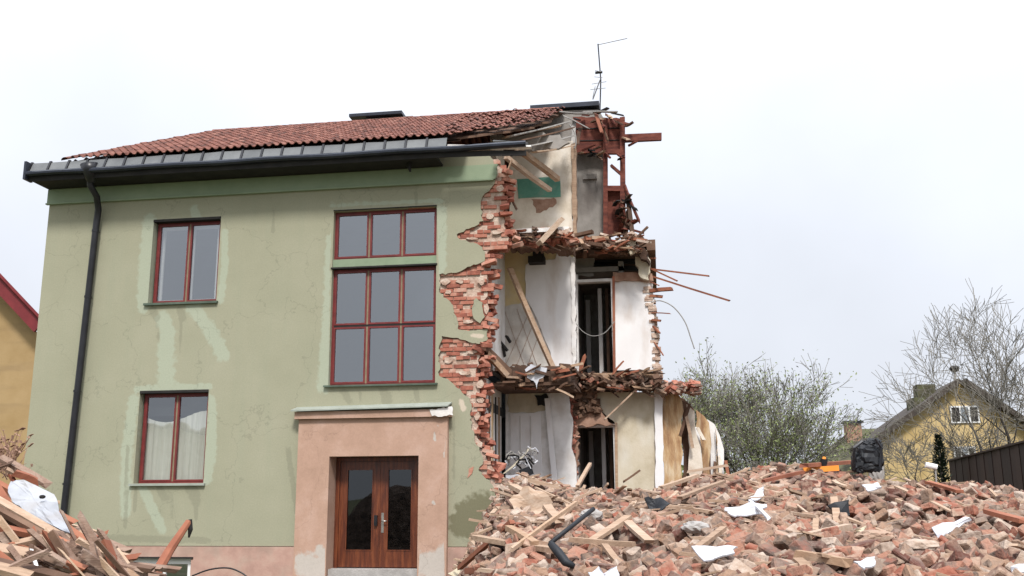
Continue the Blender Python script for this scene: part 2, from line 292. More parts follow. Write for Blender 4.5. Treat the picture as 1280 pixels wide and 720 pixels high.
def shell(outline, holes, y0, y1, yhole, grid=.08, extra=()):
    """front sheet with holes; outer rim goes back to y1, hole rims to yhole. returns verts, faces, nfront"""
    vs = []; ed = []
    for loop in [outline]+list(holes):
        b = len(vs); vs += [Vector(p) for p in loop]; ed += [(b+i, b+(i+1) % len(loop)) for i in range(len(loop))]
    xs = [p[0] for p in outline]; zs = [p[1] for p in outline]
    gx = np.arange(min(xs)+grid/2, max(xs), grid); gz = np.arange(min(zs)+grid/2, max(zs), grid)
    G = np.array([(x, z) for x in gx for z in gz]); keep = inside(G, outline)
    for h in holes: keep &= ~inside(G, h)
    vs += [Vector(p) for p in G[keep]]
    V, E_, F_, *_ = delaunay_2d_cdt(vs, ed, [], 0, 1e-5)
    cen = np.array([((V[a].x+V[b].x+V[c].x)/3, (V[a].y+V[b].y+V[c].y)/3) for a, b, c in F_])
    ok = inside(cen, outline)
    for h in holes: ok &= ~inside(cen, h)
    FF = [f for f, k in zip(F_, ok) if k]
    cnt = {}
    for f in FF:
        for i in range(3):
            a, b = f[i], f[(i+1) % 3]; cnt[(a, b)] = 1
    verts = [(v.x, y0, v.y) for v in V]; faces = [tuple(f) for f in FF]
    def near_hole(p):
        for h in holes:
            x0 = min(q[0] for q in h); x1 = max(q[0] for q in h); z0 = min(q[1] for q in h); z1 = max(q[1] for q in h)
            if x0-1e-3 <= p.x <= x1+1e-3 and z0-1e-3 <= p.y <= z1+1e-3: return True
        return False
    back = {}
    for (a, b) in list(cnt):
        if (b, a) not in cnt:
            for q in (a, b):
                if q not in back:
                    back[q] = len(verts); verts.append((V[q].x, yhole if near_hole(V[q]) else y1, V[q].y))
            faces.append((b, a, back[a], back[b]))
    return verts, faces

# ================================================================== ground
def gz(x, y):
    return 0.0
mb = MB()
gx = [-400, -120, -60, -30, -15, -8, 0, 8, 15, 30, 60, 120, 400]; gy = [-200, -60, -30, -16, -8, 0, 8, 16, 30, 50, 90, 200, 600]
mb.add([(x, y, -.02 if abs(x) < 50 and y < 60 else random.uniform(-.5, .3)) for y in gy for x in gx],
       [(j*13+i, j*13+i+1, (j+1)*13+i+1, (j+1)*13+i) for j in range(12) for i in range(12)])
mb.build('ground', 'grass', kind='structure')

# ================================================================== the half demolished house
B = empty('demolished_house', label='green plastered apartment house, right end torn open down to its rooms', cat='building')
XL = -11.78
W1 = (-9.53, -8.15, 5.25, 6.88); W2 = (-9.55, -8.19, 1.90, 3.57); W3 = (-5.90, -3.92, 3.61, 6.88); DO = (-5.79, -4.17, -.3, 2.34)
BW = (-9.50, -8.32, .02, .60)
rect = lambda w_: [(w_[0], w_[2]), (w_[1], w_[2]), (w_[1], w_[3]), (w_[0], w_[3])]
# outer edge of the surviving plaster, top to bottom, measured on the facade
edge_px = [(612, 190), (622, 212), (616, 232), (603, 246), (601, 262), (604, 276), (590, 284), (571, 293), (576, 300), (592, 303), (603, 309), (606, 326), (588, 333),
           (570, 341), (549, 343), (549, 366), (562, 376), (570, 395), (572, 411), (590, 413), (611, 411), (608, 426), (598, 430), (575, 424), (552, 420), (549, 432), (549, 470),
           (562, 476), (574, 486), (587, 498), (588, 514), (589, 532), (593, 548), (599, 563), (604, 576), (598, 588), (612, 600), (624, 620), (634, 638), (645, 660), (655, 700), (660, 730)]
edge = pxpoly(edge_px, 0)
edge = [(x, z) for x, z in edge]
outl = [(XL, .8), (XL, 7.62)]+edge[:1]
e2 = []
for a, b in zip(edge[:-1], edge[1:]):
    e2.append(a); n_ = max(1, int(math.dist(a, b)/.05))
    for j in range(1, n_):
        k = j/n_; e2.append((a[0]+(b[0]-a[0])*k+random.uniform(-.028, .028), a[1]+(b[1]-a[1])*k+random.uniform(-.02, .02)))
e2 = [p for p in e2 if p[1] > .82]
outline = ([(XL, .8), (XL, 7.62)]+e2+[(e2[-1][0]+.02, .8)])[::-1]
holes = [rect(W1), rect(W2), rect(W3), [(DO[0]-.02, .5), (DO[1]+.02, .5), (DO[1]+.02, DO[3]+.02), (DO[0]-.02, DO[3]+.02)]]
vs, fs = shell(outline, holes, 0, .022, .17, .075)
me_o = MB(); me_o.v = vs; me_o.f = fs
pl = me_o.build('facade_plaster', 'plaster', B)
strokes = {  # shapes of repairs and stains on the plaster: polyline in measured points, half width in metres
 'halo': [([(187, 275), (181, 330), (179, 384)], .13), ([(243, 262), (246, 272)], .09), ([(203, 398), (211, 418), (205, 436), (208, 480), (206, 488)], .15), ([(208, 440), (208, 484)], .17),
          ([(241, 384), (262, 412), (279, 444)], .13), ([(167, 500), (159, 560), (157, 600), (157, 640)], .11), ([(264, 500), (265, 560), (258, 600)], .10), ([(178, 608), (190, 636), (203, 662)], .09),
          ([(281, 290), (281, 330), (276, 376)], .07), ([(415, 300), (411, 400), (404, 484)], .12), ([(551, 262), (552, 320), (551, 335)], .1), ([(170, 486), (262, 483)], .06), ([(412, 256), (552, 250)], .04), ([(612, 214), (560, 222)], .08)],
 'damp': [([(600, 640), (640, 650), (660, 668)], .33), ([(575, 655), (620, 664)], .22), ([(575, 635), (585, 645)], .1)],
 'dirt': [([(190, 388), (196, 396)], .08), ([(225, 386), (228, 398)], .07), ([(430, 490), (436, 500)], .07), ([(480, 489), (483, 502)], .1), ([(200, 612), (206, 622)], .08), ([(238, 610), (245, 625)], .1),
          ([(160, 560), (156, 660)], .04), ([(196, 392), (197, 425)], .035), ([(228, 392), (226, 440)], .03), ([(450, 490), (451, 500)], .03), ([(520, 488), (522, 500)], .05), ([(215, 612), (214, 648)], .035), ([(246, 612), (245, 650)], .03), ([(170, 612), (168, 640)], .04), ([(440, 236), (520, 232)], .06), ([(520, 240), (522, 262)], .03), ([(340, 245), (341, 290)], .03), ([(566, 520), (566, 600)], .03), ([(120, 672), (260, 676)], .06), ([(360, 560), (371, 640)], .05)],
 'chip': [([(552, 350), (556, 364)], .06), ([(557, 462), (566, 470)], .07), ([(602, 420), (590, 418)], .04), ([(576, 502), (580, 512)], .05)]}
V2 = np.array([(v[0], v[2]) for v in vs])
for an, ss in strokes.items():
    val = np.zeros(len(V2))
    for pts, hw in ss:
        P = [np.array((at(x, y).x, at(x, y).z)) for x, y in pts]
        for a, b in zip(P[:-1], P[1:]):
            t = np.clip(((V2-a)@(b-a))/((b-a)@(b-a)), 0, 1); dd = np.linalg.norm(V2-(a+t[:, None]*(b-a)), axis=1)
            val = np.maximum(val, np.clip(1.0-dd/(hw*1.6)*.8, 0, 1)*(dd < hw*2))
    A = pl.data.attributes.new(an, 'FLOAT', 'POINT'); A.data.foreach_set('value', val.astype(np.float32))
# plaster islands that survived on the bare brickwork
slab('plaster_remnant', [(595, 372), (603, 378), (606, 396), (600, 404), (592, 398), (590, 384)], .0, .03, 'plaster', B, amp=.02, step=.06)
slab('plaster_remnant', [(586, 586), (592, 583), (590, 592), (584, 598)], -.01, .03, 'brick', B, amp=.01, step=.06)
# brick wall: core, then every visible brick laid as its own block
br_px = [(630, 190), (634, 215), (636, 245), (634, 262), (637, 285), (642, 300), (634, 309), (617, 311), (613, 335), (614, 365), (612, 385), (616, 400), (610, 425), (606, 445), (603, 462), (605, 490), (603, 520), (604, 545),
         (611, 562), (618, 580), (630, 597), (640, 615), (652, 640), (664, 680), (670, 720)]
brz = pxpoly(br_px, 0)
def brick_edge(z):
    for a, b in zip(brz[:-1], brz[1:]):
        if b[1] <= z <= a[1]: return a[0]+(b[0]-a[0])*((z-a[1])/(b[1]-a[1]))
    return brz[0][0] if z > brz[0][1] else brz[-1][0]
core = MB(); zc = np.arange(0, 7.7, .077)
right = [(brick_edge(z)-.10+random.uniform(-.05, .03), z) for z in zc]
outc = [(XL+.01, 0)]+right+[(right[-1][0], 7.75), (XL+.01, 7.75)]
g = .012
hc = [[(x0-g, z0-g), (x1+g, z0-g), (x1+g, z1+g), (x0-g, z1+g)] for (x0, x1, z0, z1) in (W1, W2, W3, (DO[0], DO[1], .03, DO[3]), (BW[0], BW[1], .05, BW[3]))]
vs, fs = shell(outc, hc, .06, .40, .40, .5)
core.v = vs; core.f = fs
core.v += [(v[0], .40, v[2]) for v in vs if v[1] == .06]; 
core.f += [tuple(reversed([core_i for core_i in f])) for f in []]
core.build('wall_core', 'mortar', B)
mb = MB()
pe = edge
for row, z in enumerate(np.arange(.02, 7.68, .077)):
    hdr = row % 3 == 1; bl = .125 if hdr else .25; off = (row % 2)*.125+(.06 if hdr else 0)
    xe = brick_edge(z+.04)+random.uniform(-.12, .07)
    x = -4.6+off-bl*2
    while x < xe:
        x1 = min(x+bl-.012, xe)
        if x1-x > .04 and not (W3[0]-.1 < x1 and x < W3[1]+.02 and W3[2]-.03 < z+.04 < W3[3]+.03) and not (x < DO[1]+.02 and z < DO[3]):
            d0 = .024+random.uniform(0, .012)+(random.random() < .12)*random.uniform(.02, .08)
            if z > .0 and x > -4.75 and random.random() > .05:
                rag = x1 > xe-.3
                if rag: d0 += random.uniform(-.01, .05)
                j = lambda: random.uniform(-.006, .006)
                a = (x+j(), d0, z+j()); b = (x1+j(), .11, z+.065+j())
                mb.box(a, b)
        x += bl
    # depth of the broken end: bricks through the wall thickness
    for y in (.12, .25):
        xx = xe+random.uniform(-.14, .04)
        mb.box((xx-.26, y, z+.003), (xx, y+.11, z+.066))
for z in np.arange(.9, 7.6, .075):
    for _ in range(1):
        xe = brick_edge(z)+random.uniform(-.16, .05); c = Vector((xe, random.uniform(.0, .38), z)); L_ = random.uniform(.06, .13); b0 = len(mb.v); mb.box((-L_, -.055, -.033), (L_, .055, .033))
        rm = Matrix.Rotation(random.gauss(0, .5), 3, 'Z')@Matrix.Rotation(random.gauss(0, .25), 3, 'Y')@Matrix.Rotation(random.gauss(0, .3), 3, 'X')
        for k in range(b0, b0+8): mb.v[k] = tuple(c+rm@(Vector(mb.v[k])+Vector([random.uniform(-.012, .012) for _ in range(3)])))
mb.build('brickwork', 'brick', B)
for (x, y, sx_, sy_) in [(557, 352, 7, 5), (560, 365, 5, 4), (575, 352, 6, 3), (602, 352, 5, 6), (585, 402, 8, 3), (560, 450, 6, 5), (580, 466, 9, 4), (600, 480, 5, 8), (590, 440, 7, 3), (612, 270, 6, 5), (620, 290, 7, 4), (596, 520, 4, 7), (600, 500, 5, 5), (590, 298, 8, 2), (625, 235, 5, 6), (600, 556, 4, 5), (608, 385, 4, 8)]:
    slab('mortar_smear', [(x+math.cos(t)*sx_*random.uniform(.5, 1.1), y+math.sin(t)*sy_*random.uniform(.5, 1.1)) for t in np.linspace(0, 6.28, 9)[:-1]], .012, .02, 'mortar', B, amp=.01, step=.04)
# left gable, back wall, inner ground
lw = MB().box((XL+.001, .02, 0), (XL+.38, 6.6, 7.7)); lw.build('side_wall', 'plaster', B)
MB().box((XL+.38, 6.22, 0), (-.55, 6.6, 7.7)).build('rear_wall', 'plaster', B)
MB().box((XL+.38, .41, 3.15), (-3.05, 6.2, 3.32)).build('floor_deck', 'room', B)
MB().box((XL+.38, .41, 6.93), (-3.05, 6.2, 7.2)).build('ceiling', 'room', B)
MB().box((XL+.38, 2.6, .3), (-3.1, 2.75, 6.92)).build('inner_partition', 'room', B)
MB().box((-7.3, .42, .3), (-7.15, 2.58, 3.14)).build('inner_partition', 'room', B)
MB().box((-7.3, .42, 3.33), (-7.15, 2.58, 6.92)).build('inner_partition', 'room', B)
# cornice band under the eaves
cr = X_(622, 215, -.05)
mb = MB().prism(jag([(XL-.03, 7.34), (cr-.05, 7.34), (cr, 7.62), (XL-.03, 7.62)], .03, .08, {1}), -.045, -.002); mb.build('cornice_band', 'cornice', B)
MB().box((XL-.045, -.065, 7.31), (cr-.08, -.003, 7.338)).build('cornice_lip', 'cornice', B)
# plinth
mb = MB(); vs, fs = shell(jag([(XL-.02, .0), (-2.6, .0), (-2.75, .79), (XL-.02, .79)], .02, .1, {1})[::1], [rect(BW), [(DO[0]-.1, .001), (DO[1]+.1, .001), (DO[1]+.1, .95), (DO[0]-.1, .95)]], -.03, .04, .12, .2)
mb.v = vs; mb.f = fs; mb.build('plinth', 'pinkbase', B)

# ---- windows
def window(x0, x1, z0, z1, rows, cols=3, depth=.10, glass='glass', sill='sill', curtain=False, frame='red_frame', sashw=.032, reveal='spandrel', name='window'):
    wn = MB()
    fwid = .035; y0, y1 = depth, depth+.05
    wn.box((x0+.001, y0, z0), (x0+fwid, y1, z1)); wn.box((x1-fwid, y0, z0), (x1-.001, y1, z1))
    wn.box((x0+fwid, y0, z0), (x1-fwid, y1, z0+fwid)); wn.box((x0+fwid, y0, z1-fwid), (x1-fwid, y1, z1))
    wo_ = wn.build(name, frame, B)
    iw = x1-x0-2*fwid; cw = iw/cols
    sash = MB(); panes = []
    for (a, b) in rows:
        a = max(a, z0+fwid); b = min(b, z1-fwid)
        for c in range(cols):
            xa = x0+fwid+c*cw+(.018 if c else 0); xb = x0+fwid+(c+1)*cw-(.018 if c < cols-1 else 0)
            s = MB(); ys0, ys1 = depth-.008, depth+.04
            s.box((xa, ys0, a), (xa+sashw, ys1, b)); s.box((xb-sashw, ys0, a), (xb, ys1, b)); s.box((xa+sashw, ys0, a), (xb-sashw, ys1, a+sashw)); s.box((xa+sashw, ys0, b-sashw), (xb-sashw, ys1, b))
            s.build('sash', frame, wo_)
            tw = random.uniform(-.004, .004)
            MB().add([(xa+sashw-.003, depth+.02+tw, a+sashw-.003), (xb-sashw+.003, depth+.02-tw, a+sashw-.003), (xb-sashw+.003, depth+.02-tw*.5, b-sashw+.003), (xa+sashw-.003, depth+.02+tw*.5, b-sashw+.003)], [(0, 1, 2, 3)]).build('pane', glass, wo_)
    for c in range(1, cols):
        xm = x0+fwid+c*cw
        for (a, b) in rows:
            MB().box((xm-.0175, depth-.001, max(a, z0+fwid)), (xm+.0175, depth+.045, min(b, z1-fwid))).build('mullion', 'tan_post', wo_)
    return wo_
# big stair window: a top light, a green spandrel, two rows below
wt = window(W3[0], W3[1], 5.955, W3[3], [(5.955, W3[3])])
wb = window(W3[0], W3[1], W3[2], 5.77, [(W3[2], 4.685), (4.725, 5.77)])
MB().box((W3[0]+.036, .098, 4.686), (W3[1]-.036, .15, 4.724)).build('transom', 'soffit', wb)
MB().box((W3[0]+.001, .03, 5.80), (W3[1]-.001, .16, 5.955)).build('window_spandrel', 'spandrel', B)
MB().box((W3[0]-.02, -.02, 5.77), (W3[1]+.02, .16, 5.798)).build('head_strip', 'soffit', B)  # plain black strip across the head of the lower part
MB().box((W3[0]-.0, -.03, 6.885), (W3[1]+.0, .16, 6.90)).build('head_strip', 'soffit', B)  # thin black strip along the top of the opening
MB().box((W3[0]-.07, -.07, 3.575), (W3[1]+.05, .12, 3.607)).build('window_sill', 'sill', wb)
for (x0, x1, z0, z1), gl, cu in ((W1, 'glass', 0), (W2, 'glass_clear', 1)):
    ww = window(x0+.03, x1-.01, z0, z1-.03, [(z0, z1-.03)], cols=2, depth=.13, glass=gl, sashw=.03)
    MB().box((x0-.06, -.06, z0-.045), (x1+.04, .13, z0-.004)).build('window_sill', 'sill' if not cu else 'sill_light', ww)
    MB().box((x0, -.012, z1-.028), (x1, .17, z1+.02)).build('head_strip', 'soffit', ww)  # black strip filling the top of the reveal
    # inner casement some way behind the outer one
    s = MB()
    for k in range(2):
        xa = x0+.08+k*.62; xb = xa+.56
        s.box((xa, .25, z0+.04), (xa+.05, .28, z1-.06)); s.box((xb-.05, .25, z0+.04), (xb, .28, z1-.06)); s.box((xa+.05, .25, z0+.04), (xb-.05, .28, z0+.1)); s.box((xa+.05, .25, z1-.14), (xb-.05, .28, z1-.06))
    if not cu: s.build('inner_casement', 'white_paint', ww)
    if cu:
        c = MB(); n_ = 60; pts = []
        for i in range(n_+1):
            x = x0+.02+(x1-x0-.04)*i/n_; pts.append((x, .225+.012*math.sin(i*1.1)+.008*math.sin(i*.37)))
        vs = [(x, y, z0+.02) for x, y in pts]+[(x, y, z1-.45-.1*math.sin(i/n_*5)) for i, (x, y) in enumerate(pts)]
        c.add(vs, [(i, i+1, n_+2+i, n_+1+i) for i in range(n_)]); c.build('curtain', 'curtain', ww, smooth=True)
bw = window(BW[0], BW[1], BW[2], BW[3]-.02, [(BW[2], BW[3]-.02)], cols=2, depth=.06, glass='glass', frame='white_paint', sashw=.06, name='basement_window')
MB().box((BW[0]-.04, -.05, BW[3]-.018), (BW[1]+.04, .06, BW[3]+.012)).build('head_strip', 'soffit', bw)  # black strip over the basement opening

# ---- entrance: pink surround, canopy slab, double door
PX0, PX1, PZ = -6.38, -3.66, 3.0
P = MB(); vs, fs = shell([(PX0, 0), (PX1, 0), (PX1, PZ), (PX0, PZ)], [[(DO[0], -.1), (DO[1], -.1), (DO[1], DO[3]), (DO[0], DO[3])]], -.12, -.001, .36, .06)
P.v = vs; P.f = fs; ps_ = P.build('door_surround', 'pink', B)
V2 = np.array([(v[0], v[2]) for v in vs]); val = np.zeros(len(V2))
for pts, hw in [([(545, 700), (560, 685)], .12), ([(525, 705), (560, 715)], .2), ([(380, 705), (405, 712)], .2), ([(400, 690), (411, 700)], .1), ([(543, 550), (546, 532)], .02), ([(541, 627), (542, 629)], .03), ([(555, 566), (556, 570)], .02)]:
    Pp = [np.array((at(x, y, -.12).x, at(x, y, -.12).z)) for x, y in pts]
    for a, b in zip(Pp[:-1], Pp[1:]):
        t = np.clip(((V2-a)@(b-a))/((b-a)@(b-a)), 0, 1); dd = np.linalg.norm(V2-(a+t[:, None]*(b-a)), axis=1)
        val = np.maximum(val, np.clip(1.0-dd/(hw*1.6)*.8, 0, 1))
ps_.data.attributes.new('worn', 'FLOAT', 'POINT').data.foreach_set('value', val.astype(np.float32))
cp = MB().box((PX0-.06, -.19, PZ+.003), (PX1+.06, -.002, PZ+.13)).build('canopy_moulding', 'pink', B)
MB().add([(PX0-.11, -.26, PZ+.133), (PX1+.03, -.25, PZ+.17), (PX1+.05, -.001, PZ+.24), (PX0-.09, -.001, PZ+.20),
          (PX0-.11, -.26, PZ+.158), (PX1+.03, -.25, PZ+.19), (PX1+.05, -.001, PZ+.27), (PX0-.09, -.001, PZ+.23)],
         [(0, 3, 2, 1), (4, 5, 6, 7), (0, 1, 5, 4), (1, 2, 6, 5), (2, 3, 7, 6), (3, 0, 4, 7)]).build('canopy_flashing', 'sill_light', cp)
slab('canopy_break', [(537, 512), (565, 508), (566, 519), (540, 520)], -.205, .02, 'white', cp, amp=.02, step=.05)
dz0, dz1 = .43, 2.33; dx0, dx1 = DO[0]+.006, DO[1]-.006; dm = (dx0+dx1)/2+.02
df = MB().box((dx0, .25, dz0-.2), (dx0+.07, .34, dz1)).box((dx1-.07, .25, dz0-.2), (dx1, .34, dz1)).box((dx0+.07, .25, dz1-.07), (dx1-.07, .34, dz1)).build('door_frame', 'door', B)
for (a, b, hs_) in ((dx0+.072, dm-.002, 1), (dm+.002, dx1-.072, -1)):
    d = MB(); st, bt = .13, .28
    d.box((a, .27, dz0), (a+st, .32, dz1-.075)); d.box((b-st, .27, dz0), (b, .32, dz1-.075)); d.box((a+st, .27, dz0), (b-st, .32, dz0+bt)); d.box((a+st, .27, dz1-.075-st), (b-st, .32, dz1-.075))
    dr = d.build('door', 'door', B)
    zi0, zi1 = dz0+bt, dz1-.075-st
    bd = MB()
    for (p, q) in (((a+st, .262, zi0), (a+st+.018, .28, zi1)), ((b-st-.018, .262, zi0), (b-st, .28, zi1)), ((a+st+.018, .262, zi0), (b-st-.018, .28, zi0+.018)), ((a+st+.018, .262, zi1-.018), (b-st-.018, .28, zi1))): bd.box(p, q)
    bd.build('glazing_bead', 'door', dr)
    MB().add([(a+st, .29, zi0), (b-st, .29, zi0), (b-st, .292, zi1), (a+st, .292, zi1)], [(0, 1, 2, 3)]).build('pane', 'door_glass', dr)
    if hs_ == -1:
        MB().box((a+.03, .262, 1.02), (a+.075, .269, 1.36)).build('lock_plate', 'brass', dr)
        MB().tube([(a+.05, .262, 1.22), (a+.05, .21, 1.22), (a+.14, .205, 1.22)], .011).build('handle', 'brass', dr, smooth=True)
    else:
        MB().box((b-.09, .22, 1.14), (b-.035, .269, 1.32)).build('handle', 'black', dr)
MB().box((dx0, -.02, 0), (dx1, .40, dz0-.015)).build('doorstep', 'concrete', B)
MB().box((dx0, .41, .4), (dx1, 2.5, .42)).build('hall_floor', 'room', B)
MB().box((PX0-.1, -.75, -.02), (PX1+.1, -.125, .14)).build('doorstep', 'concrete', B)

# ---- downpipe
xh = X_(113, 215, -.5); pts = [at(112, 208, -.6), at(113, 232, -.55), at(121, 246, -.30), at(123, 262, -.14)]
base = at(79, 640, -.12)
pts += [Vector((pts[-1].x-.03, -.12, 6.8)), Vector((base.x, -.12, 1.0)), Vector((base.x, -.12, .1))]
dp = MB().tube(pts, .062, 12).build('downpipe', 'black', B, smooth=True)
MB().tube([at(112, 205, -.62), at(113, 214, -.6), at(114, 228, -.57)], [.17, .15, .07], 12).build('hopper', 'black', dp, smooth=True)
for zz in (1.9, 3.6, 5.4, 6.7):
    k = (zz-base.z)/(6.8-base.z); xx = base.x+(pts[4].x-base.x)*k
    MB().tube([(xx, -.12, zz-.02), (xx, -.12, zz+.02)], .07, 12).box((xx-.012, -.1, zz-.012), (xx+.012, .0, zz+.012)).build('pipe_bracket', 'black', dp)

# ---- eaves
EY = -.6; ze = 7.97; xe0 = -11.83; xh0 = -11.2; xe1 = X_(658, 183, EY); RY, RZ = 3.0, 9.87; RX0 = X_(270, 165, RY); RXe = X_(748, 134, RY)
sl = (RZ-ze)/(RY-EY)
MB().box((xe0+.02, EY+.02, 7.63), (X_(545, 200, EY), -.05, 7.67)).build('soffit', 'soffit', B)
MB().box((xe0+.02, -.05, 7.63), (XL, 6.6, 7.67)).build('soffit', 'soffit', B)
MB().box((X_(515, 200, EY), EY+.03, 7.665), (X_(612, 195, EY), EY+.10, 7.72)).build('eave_lath', 'freshwood', B)
def eave_strip(z0, z1, ya, yb, sag=.0, n=14):
    m = MB(); vs = []; fs = []
    for i in range(n+1):
        x = xe0+(xe1-xe0)*i/n; s_ = sag*math.sin(i*2.1)*.5+(-.06*(max(0, i/n-.82)/.18)**2)
        vs += [(x, ya, z0+s_), (x, yb, z1+s_), (x, yb+.02, z1+s_), (x, ya+.02, z0+s_)]
    for i in range(n):
        for k in range(4): fs.append((i*4+k, i*4+4+k, i*4+4+(k+1) % 4, i*4+(k+1) % 4))
    fs += [(0, 1, 2, 3), (n*4+3, n*4+2, n*4+1, n*4)]
    return m.add(vs, fs)
eave_strip(7.60, 7.695, EY-.02, EY-.03).build('fascia', 'soffit', B)
# box gutter bulging in front of the fascia
gm = MB(); prof = [(-.03, 7.79), (-.10, 7.785), (-.135, 7.75), (-.13, 7.715), (-.09, 7.69), (-.03, 7.69)]; n_ = 16; vs = []; fs = []
for i in range(n_+1):
    x = xe0-.03+(xe1-xe0+.03)*i/n_; s_ = .008*math.sin(i*1.7)
    vs += [(x, EY+a, b+s_) for a, b in prof]
k_ = len(prof)
for i in range(n_):
    for j in range(k_): fs.append((i*k_+j, i*k_+(j+1) % k_, (i+1)*k_+(j+1) % k_, (i+1)*k_+j))
fs += [tuple(range(k_))[::-1], tuple(n_*k_+j for j in range(k_))]
gm.add(vs, fs).build('gutter', 'dark_metal', B)
# grey sheet sections above the gutter, held by dark clamps
gxs = X_(560, 180, EY); n_ = 21; stp = (gxs-xe0)/n_
for i in range(n_):
    a = xe0+i*stp+.025; b = a+stp-.05; j = random.uniform(-.006, .006)
    MB().add([(a, EY-.05+j, 7.80), (b, EY-.05-j, 7.80), (b, EY+.03, 7.985+j), (a, EY+.03, 7.985-j), (a, EY-.03, 7.80), (b, EY-.03, 7.80), (b, EY+.05, 7.985+j), (a, EY+.05, 7.985-j)],
             [(0, 1, 2, 3), (7, 6, 5, 4), (0, 4, 5, 1), (1, 5, 6, 2), (2, 6, 7, 3), (3, 7, 4, 0)]).build('eave_sheet', 'grey_metal', B)
    MB().add([(a-.045, EY-.075, 7.785), (a-.005, EY-.075, 7.785), (a-.005, EY+.02, 8.01), (a-.045, EY+.02, 8.01), (a-.045, EY-.02, 7.785), (a-.005, EY-.02, 7.785), (a-.005, EY+.07, 8.01), (a-.045, EY+.07, 8.01)],
             [(0, 1, 2, 3), (7, 6, 5, 4), (0, 4, 5, 1), (1, 5, 6, 2), (2, 6, 7, 3), (3, 7, 4, 0)]).build('gutter_clamp', 'black', B)
# end piece of the left eave
MB().box((xe0-.05, EY-.13, 7.62), (xe0-.001, EY+.1, 7.98)).box((xe0-.045, EY+.1, 7.66), (xe0-.001, 6.7, 7.95)).build('eave_end_board', 'dark_metal', B)
# loosened strip hanging off the right end
MB().bar(at(560, 183, -.55), at(664, 184, -.5), .14, .03, rough=.01, segs=5, bend=.02).build('eave_sheet', 'white', B)
MB().bar(at(618, 178, -.4), at(660, 181, -.4), .2, .015, rough=.02, segs=3, bend=.02).build('eave_sheet', 'grey_metal', B)
MB().add([at(512, 203, -.45), at(512, 215, -.45), at(503, 200, -.1), at(514, 203, -.42), at(514, 215, -.42), at(506, 200, -.1)], [(0, 1, 2), (5, 4, 3), (0, 3, 4, 1), (1, 4, 5, 2), (2, 5, 3, 0)]).build('eave_bracket', 'soffit', B)

# ---- roof: underlay then tiles one by one
def rp(x, s): return Vector((x, EY+.06+s*(RY-EY-.06), ze+.06+s*(RZ-ze-.06)))
def hipx(s): return xh0+(RX0-xh0)*s
def brkx(s): # broken right end of the tiling
    px = np.interp(s, [0, .12, .2, .35, .5, .65, .8, 1], [-3.35, -3.1, -2.4, -2.0, -1.95, -1.85, -1.8, -1.75]); return px
rf = MB(); vs = []; ns = 24
for i in range(ns+1):
    s = i/ns; a = rp(hipx(s), s); b = rp(brkx(s)+random.uniform(-.15, .12)-.12, s); vs += [a-Vector((0, -.02, .06)), b-Vector((0, -.02, .06)), b-Vector((0, -.02, .10)), a-Vector((0, -.02, .10))]
fs = []
for i in range(ns):
    for k in range(4): fs.append((i*4+k, i*4+(k+1) % 4, i*4+4+(k+1) % 4, i*4+4+k))
rf.add(vs, fs)
roof = rf.build('roof', 'oldwood', B)
LT = math.hypot(RY-EY, RZ-ze); rows = 18; tw = .15
nrm = Vector((0, -(RZ-ze), (RY-EY))).normalized(); updir = Vector((0, RY-EY, RZ-ze)).normalized()
tl = MB()
def tile(org, xd, ud, nd_, wd, ln, lift=.0):
    pr = [(0, .008), (.15, -.003), (.35, -.006), (.5, .004), (.62, .026), (.76, .038), (.9, .032), (1.02, .01)]; vs = []; n = len(pr)
    for v, dn in ((0, .018), (1.08, 0)):
        for (uu, hh) in pr: vs.append(org+xd*(uu*wd)+ud*(v*ln)+nd_*(hh+dn+lift))
    for (uu, hh) in pr: vs.append(org+xd*(uu*wd)+ud*.0+nd_*(hh+.018+lift-.014))
    fs = [(i, i+1, n+i+1, n+i) for i in range(n-1)]+[(2*n+i, 2*n+i+1, i+1, i) for i in range(n-1)]
    tl.add(vs, fs)
for rI in range(rows):
    s = rI/rows; ln = LT/rows
    x = xe0+.0; k = 0
    while x < 0:
        if x > hipx(s)-.02 and x+tw < brkx(s)+.02+random.uniform(-.06, .12):
            loose = x > -3.9 and random.random() < .18
            if not (x > -3.4 and random.random() < .12):
                tile(rp(x, s)+Vector((0, -.05, 0)), Vector((1, 0, random.uniform(-.01, .01))), updir, nrm, tw, ln, random.uniform(0, .006)+(.03 if loose else 0))
        x += tw
MB().add([(xh0, EY+.1, ze), (RX0, RY, RZ-.03), (xh0, 6.65, ze), (xh0+.1, EY+.1, ze-.06), (RX0+.1, RY, RZ-.12), (xh0+.1, 6.65, ze-.06)], [(0, 1, 2), (5, 4, 3), (0, 3, 4, 1), (1, 4, 5, 2), (2, 5, 3, 0)]).build('roof_underlay', 'oldwood', roof)
# left hip slope
hd = Vector((RX0-xh0, 0, RZ-ze)); hl = hd.length; hu = hd.normalized(); hn = Vector((-(RZ-ze), 0, RX0-xh0)).normalized(); hrows = 16
for rI in range(hrows):
    s = rI/hrows; ymin = EY+.1+min(1, s+1/hrows)*(RY-EY-.1); ymax = 6.7-s*(6.7-RY)
    y = ymax-.2
    while y > ymin:
        tile(Vector((xh0-.02, 0, ze+.04))+hd*s+Vector((0, y+tw, 0)), Vector((0, -1, 0)), hu, hn, tw, hl/hrows); y -= tw
# rear slope
bd_ = Vector((0, RY-6.7, RZ-ze)); bu = bd_.normalized(); bn = Vector((0, RZ-ze, 6.7-RY)).normalized()
for rI in range(rows):
    s = rI/rows; x = -2.0
    while x > hipx(s)+.1:
        tile(Vector((x, 6.7, ze))+bd_*s, Vector((-1, 0, 0)), bu, bn, tw, bd_.length/rows); x -= tw
tl.build('roof_tiles', 'tile', roof)
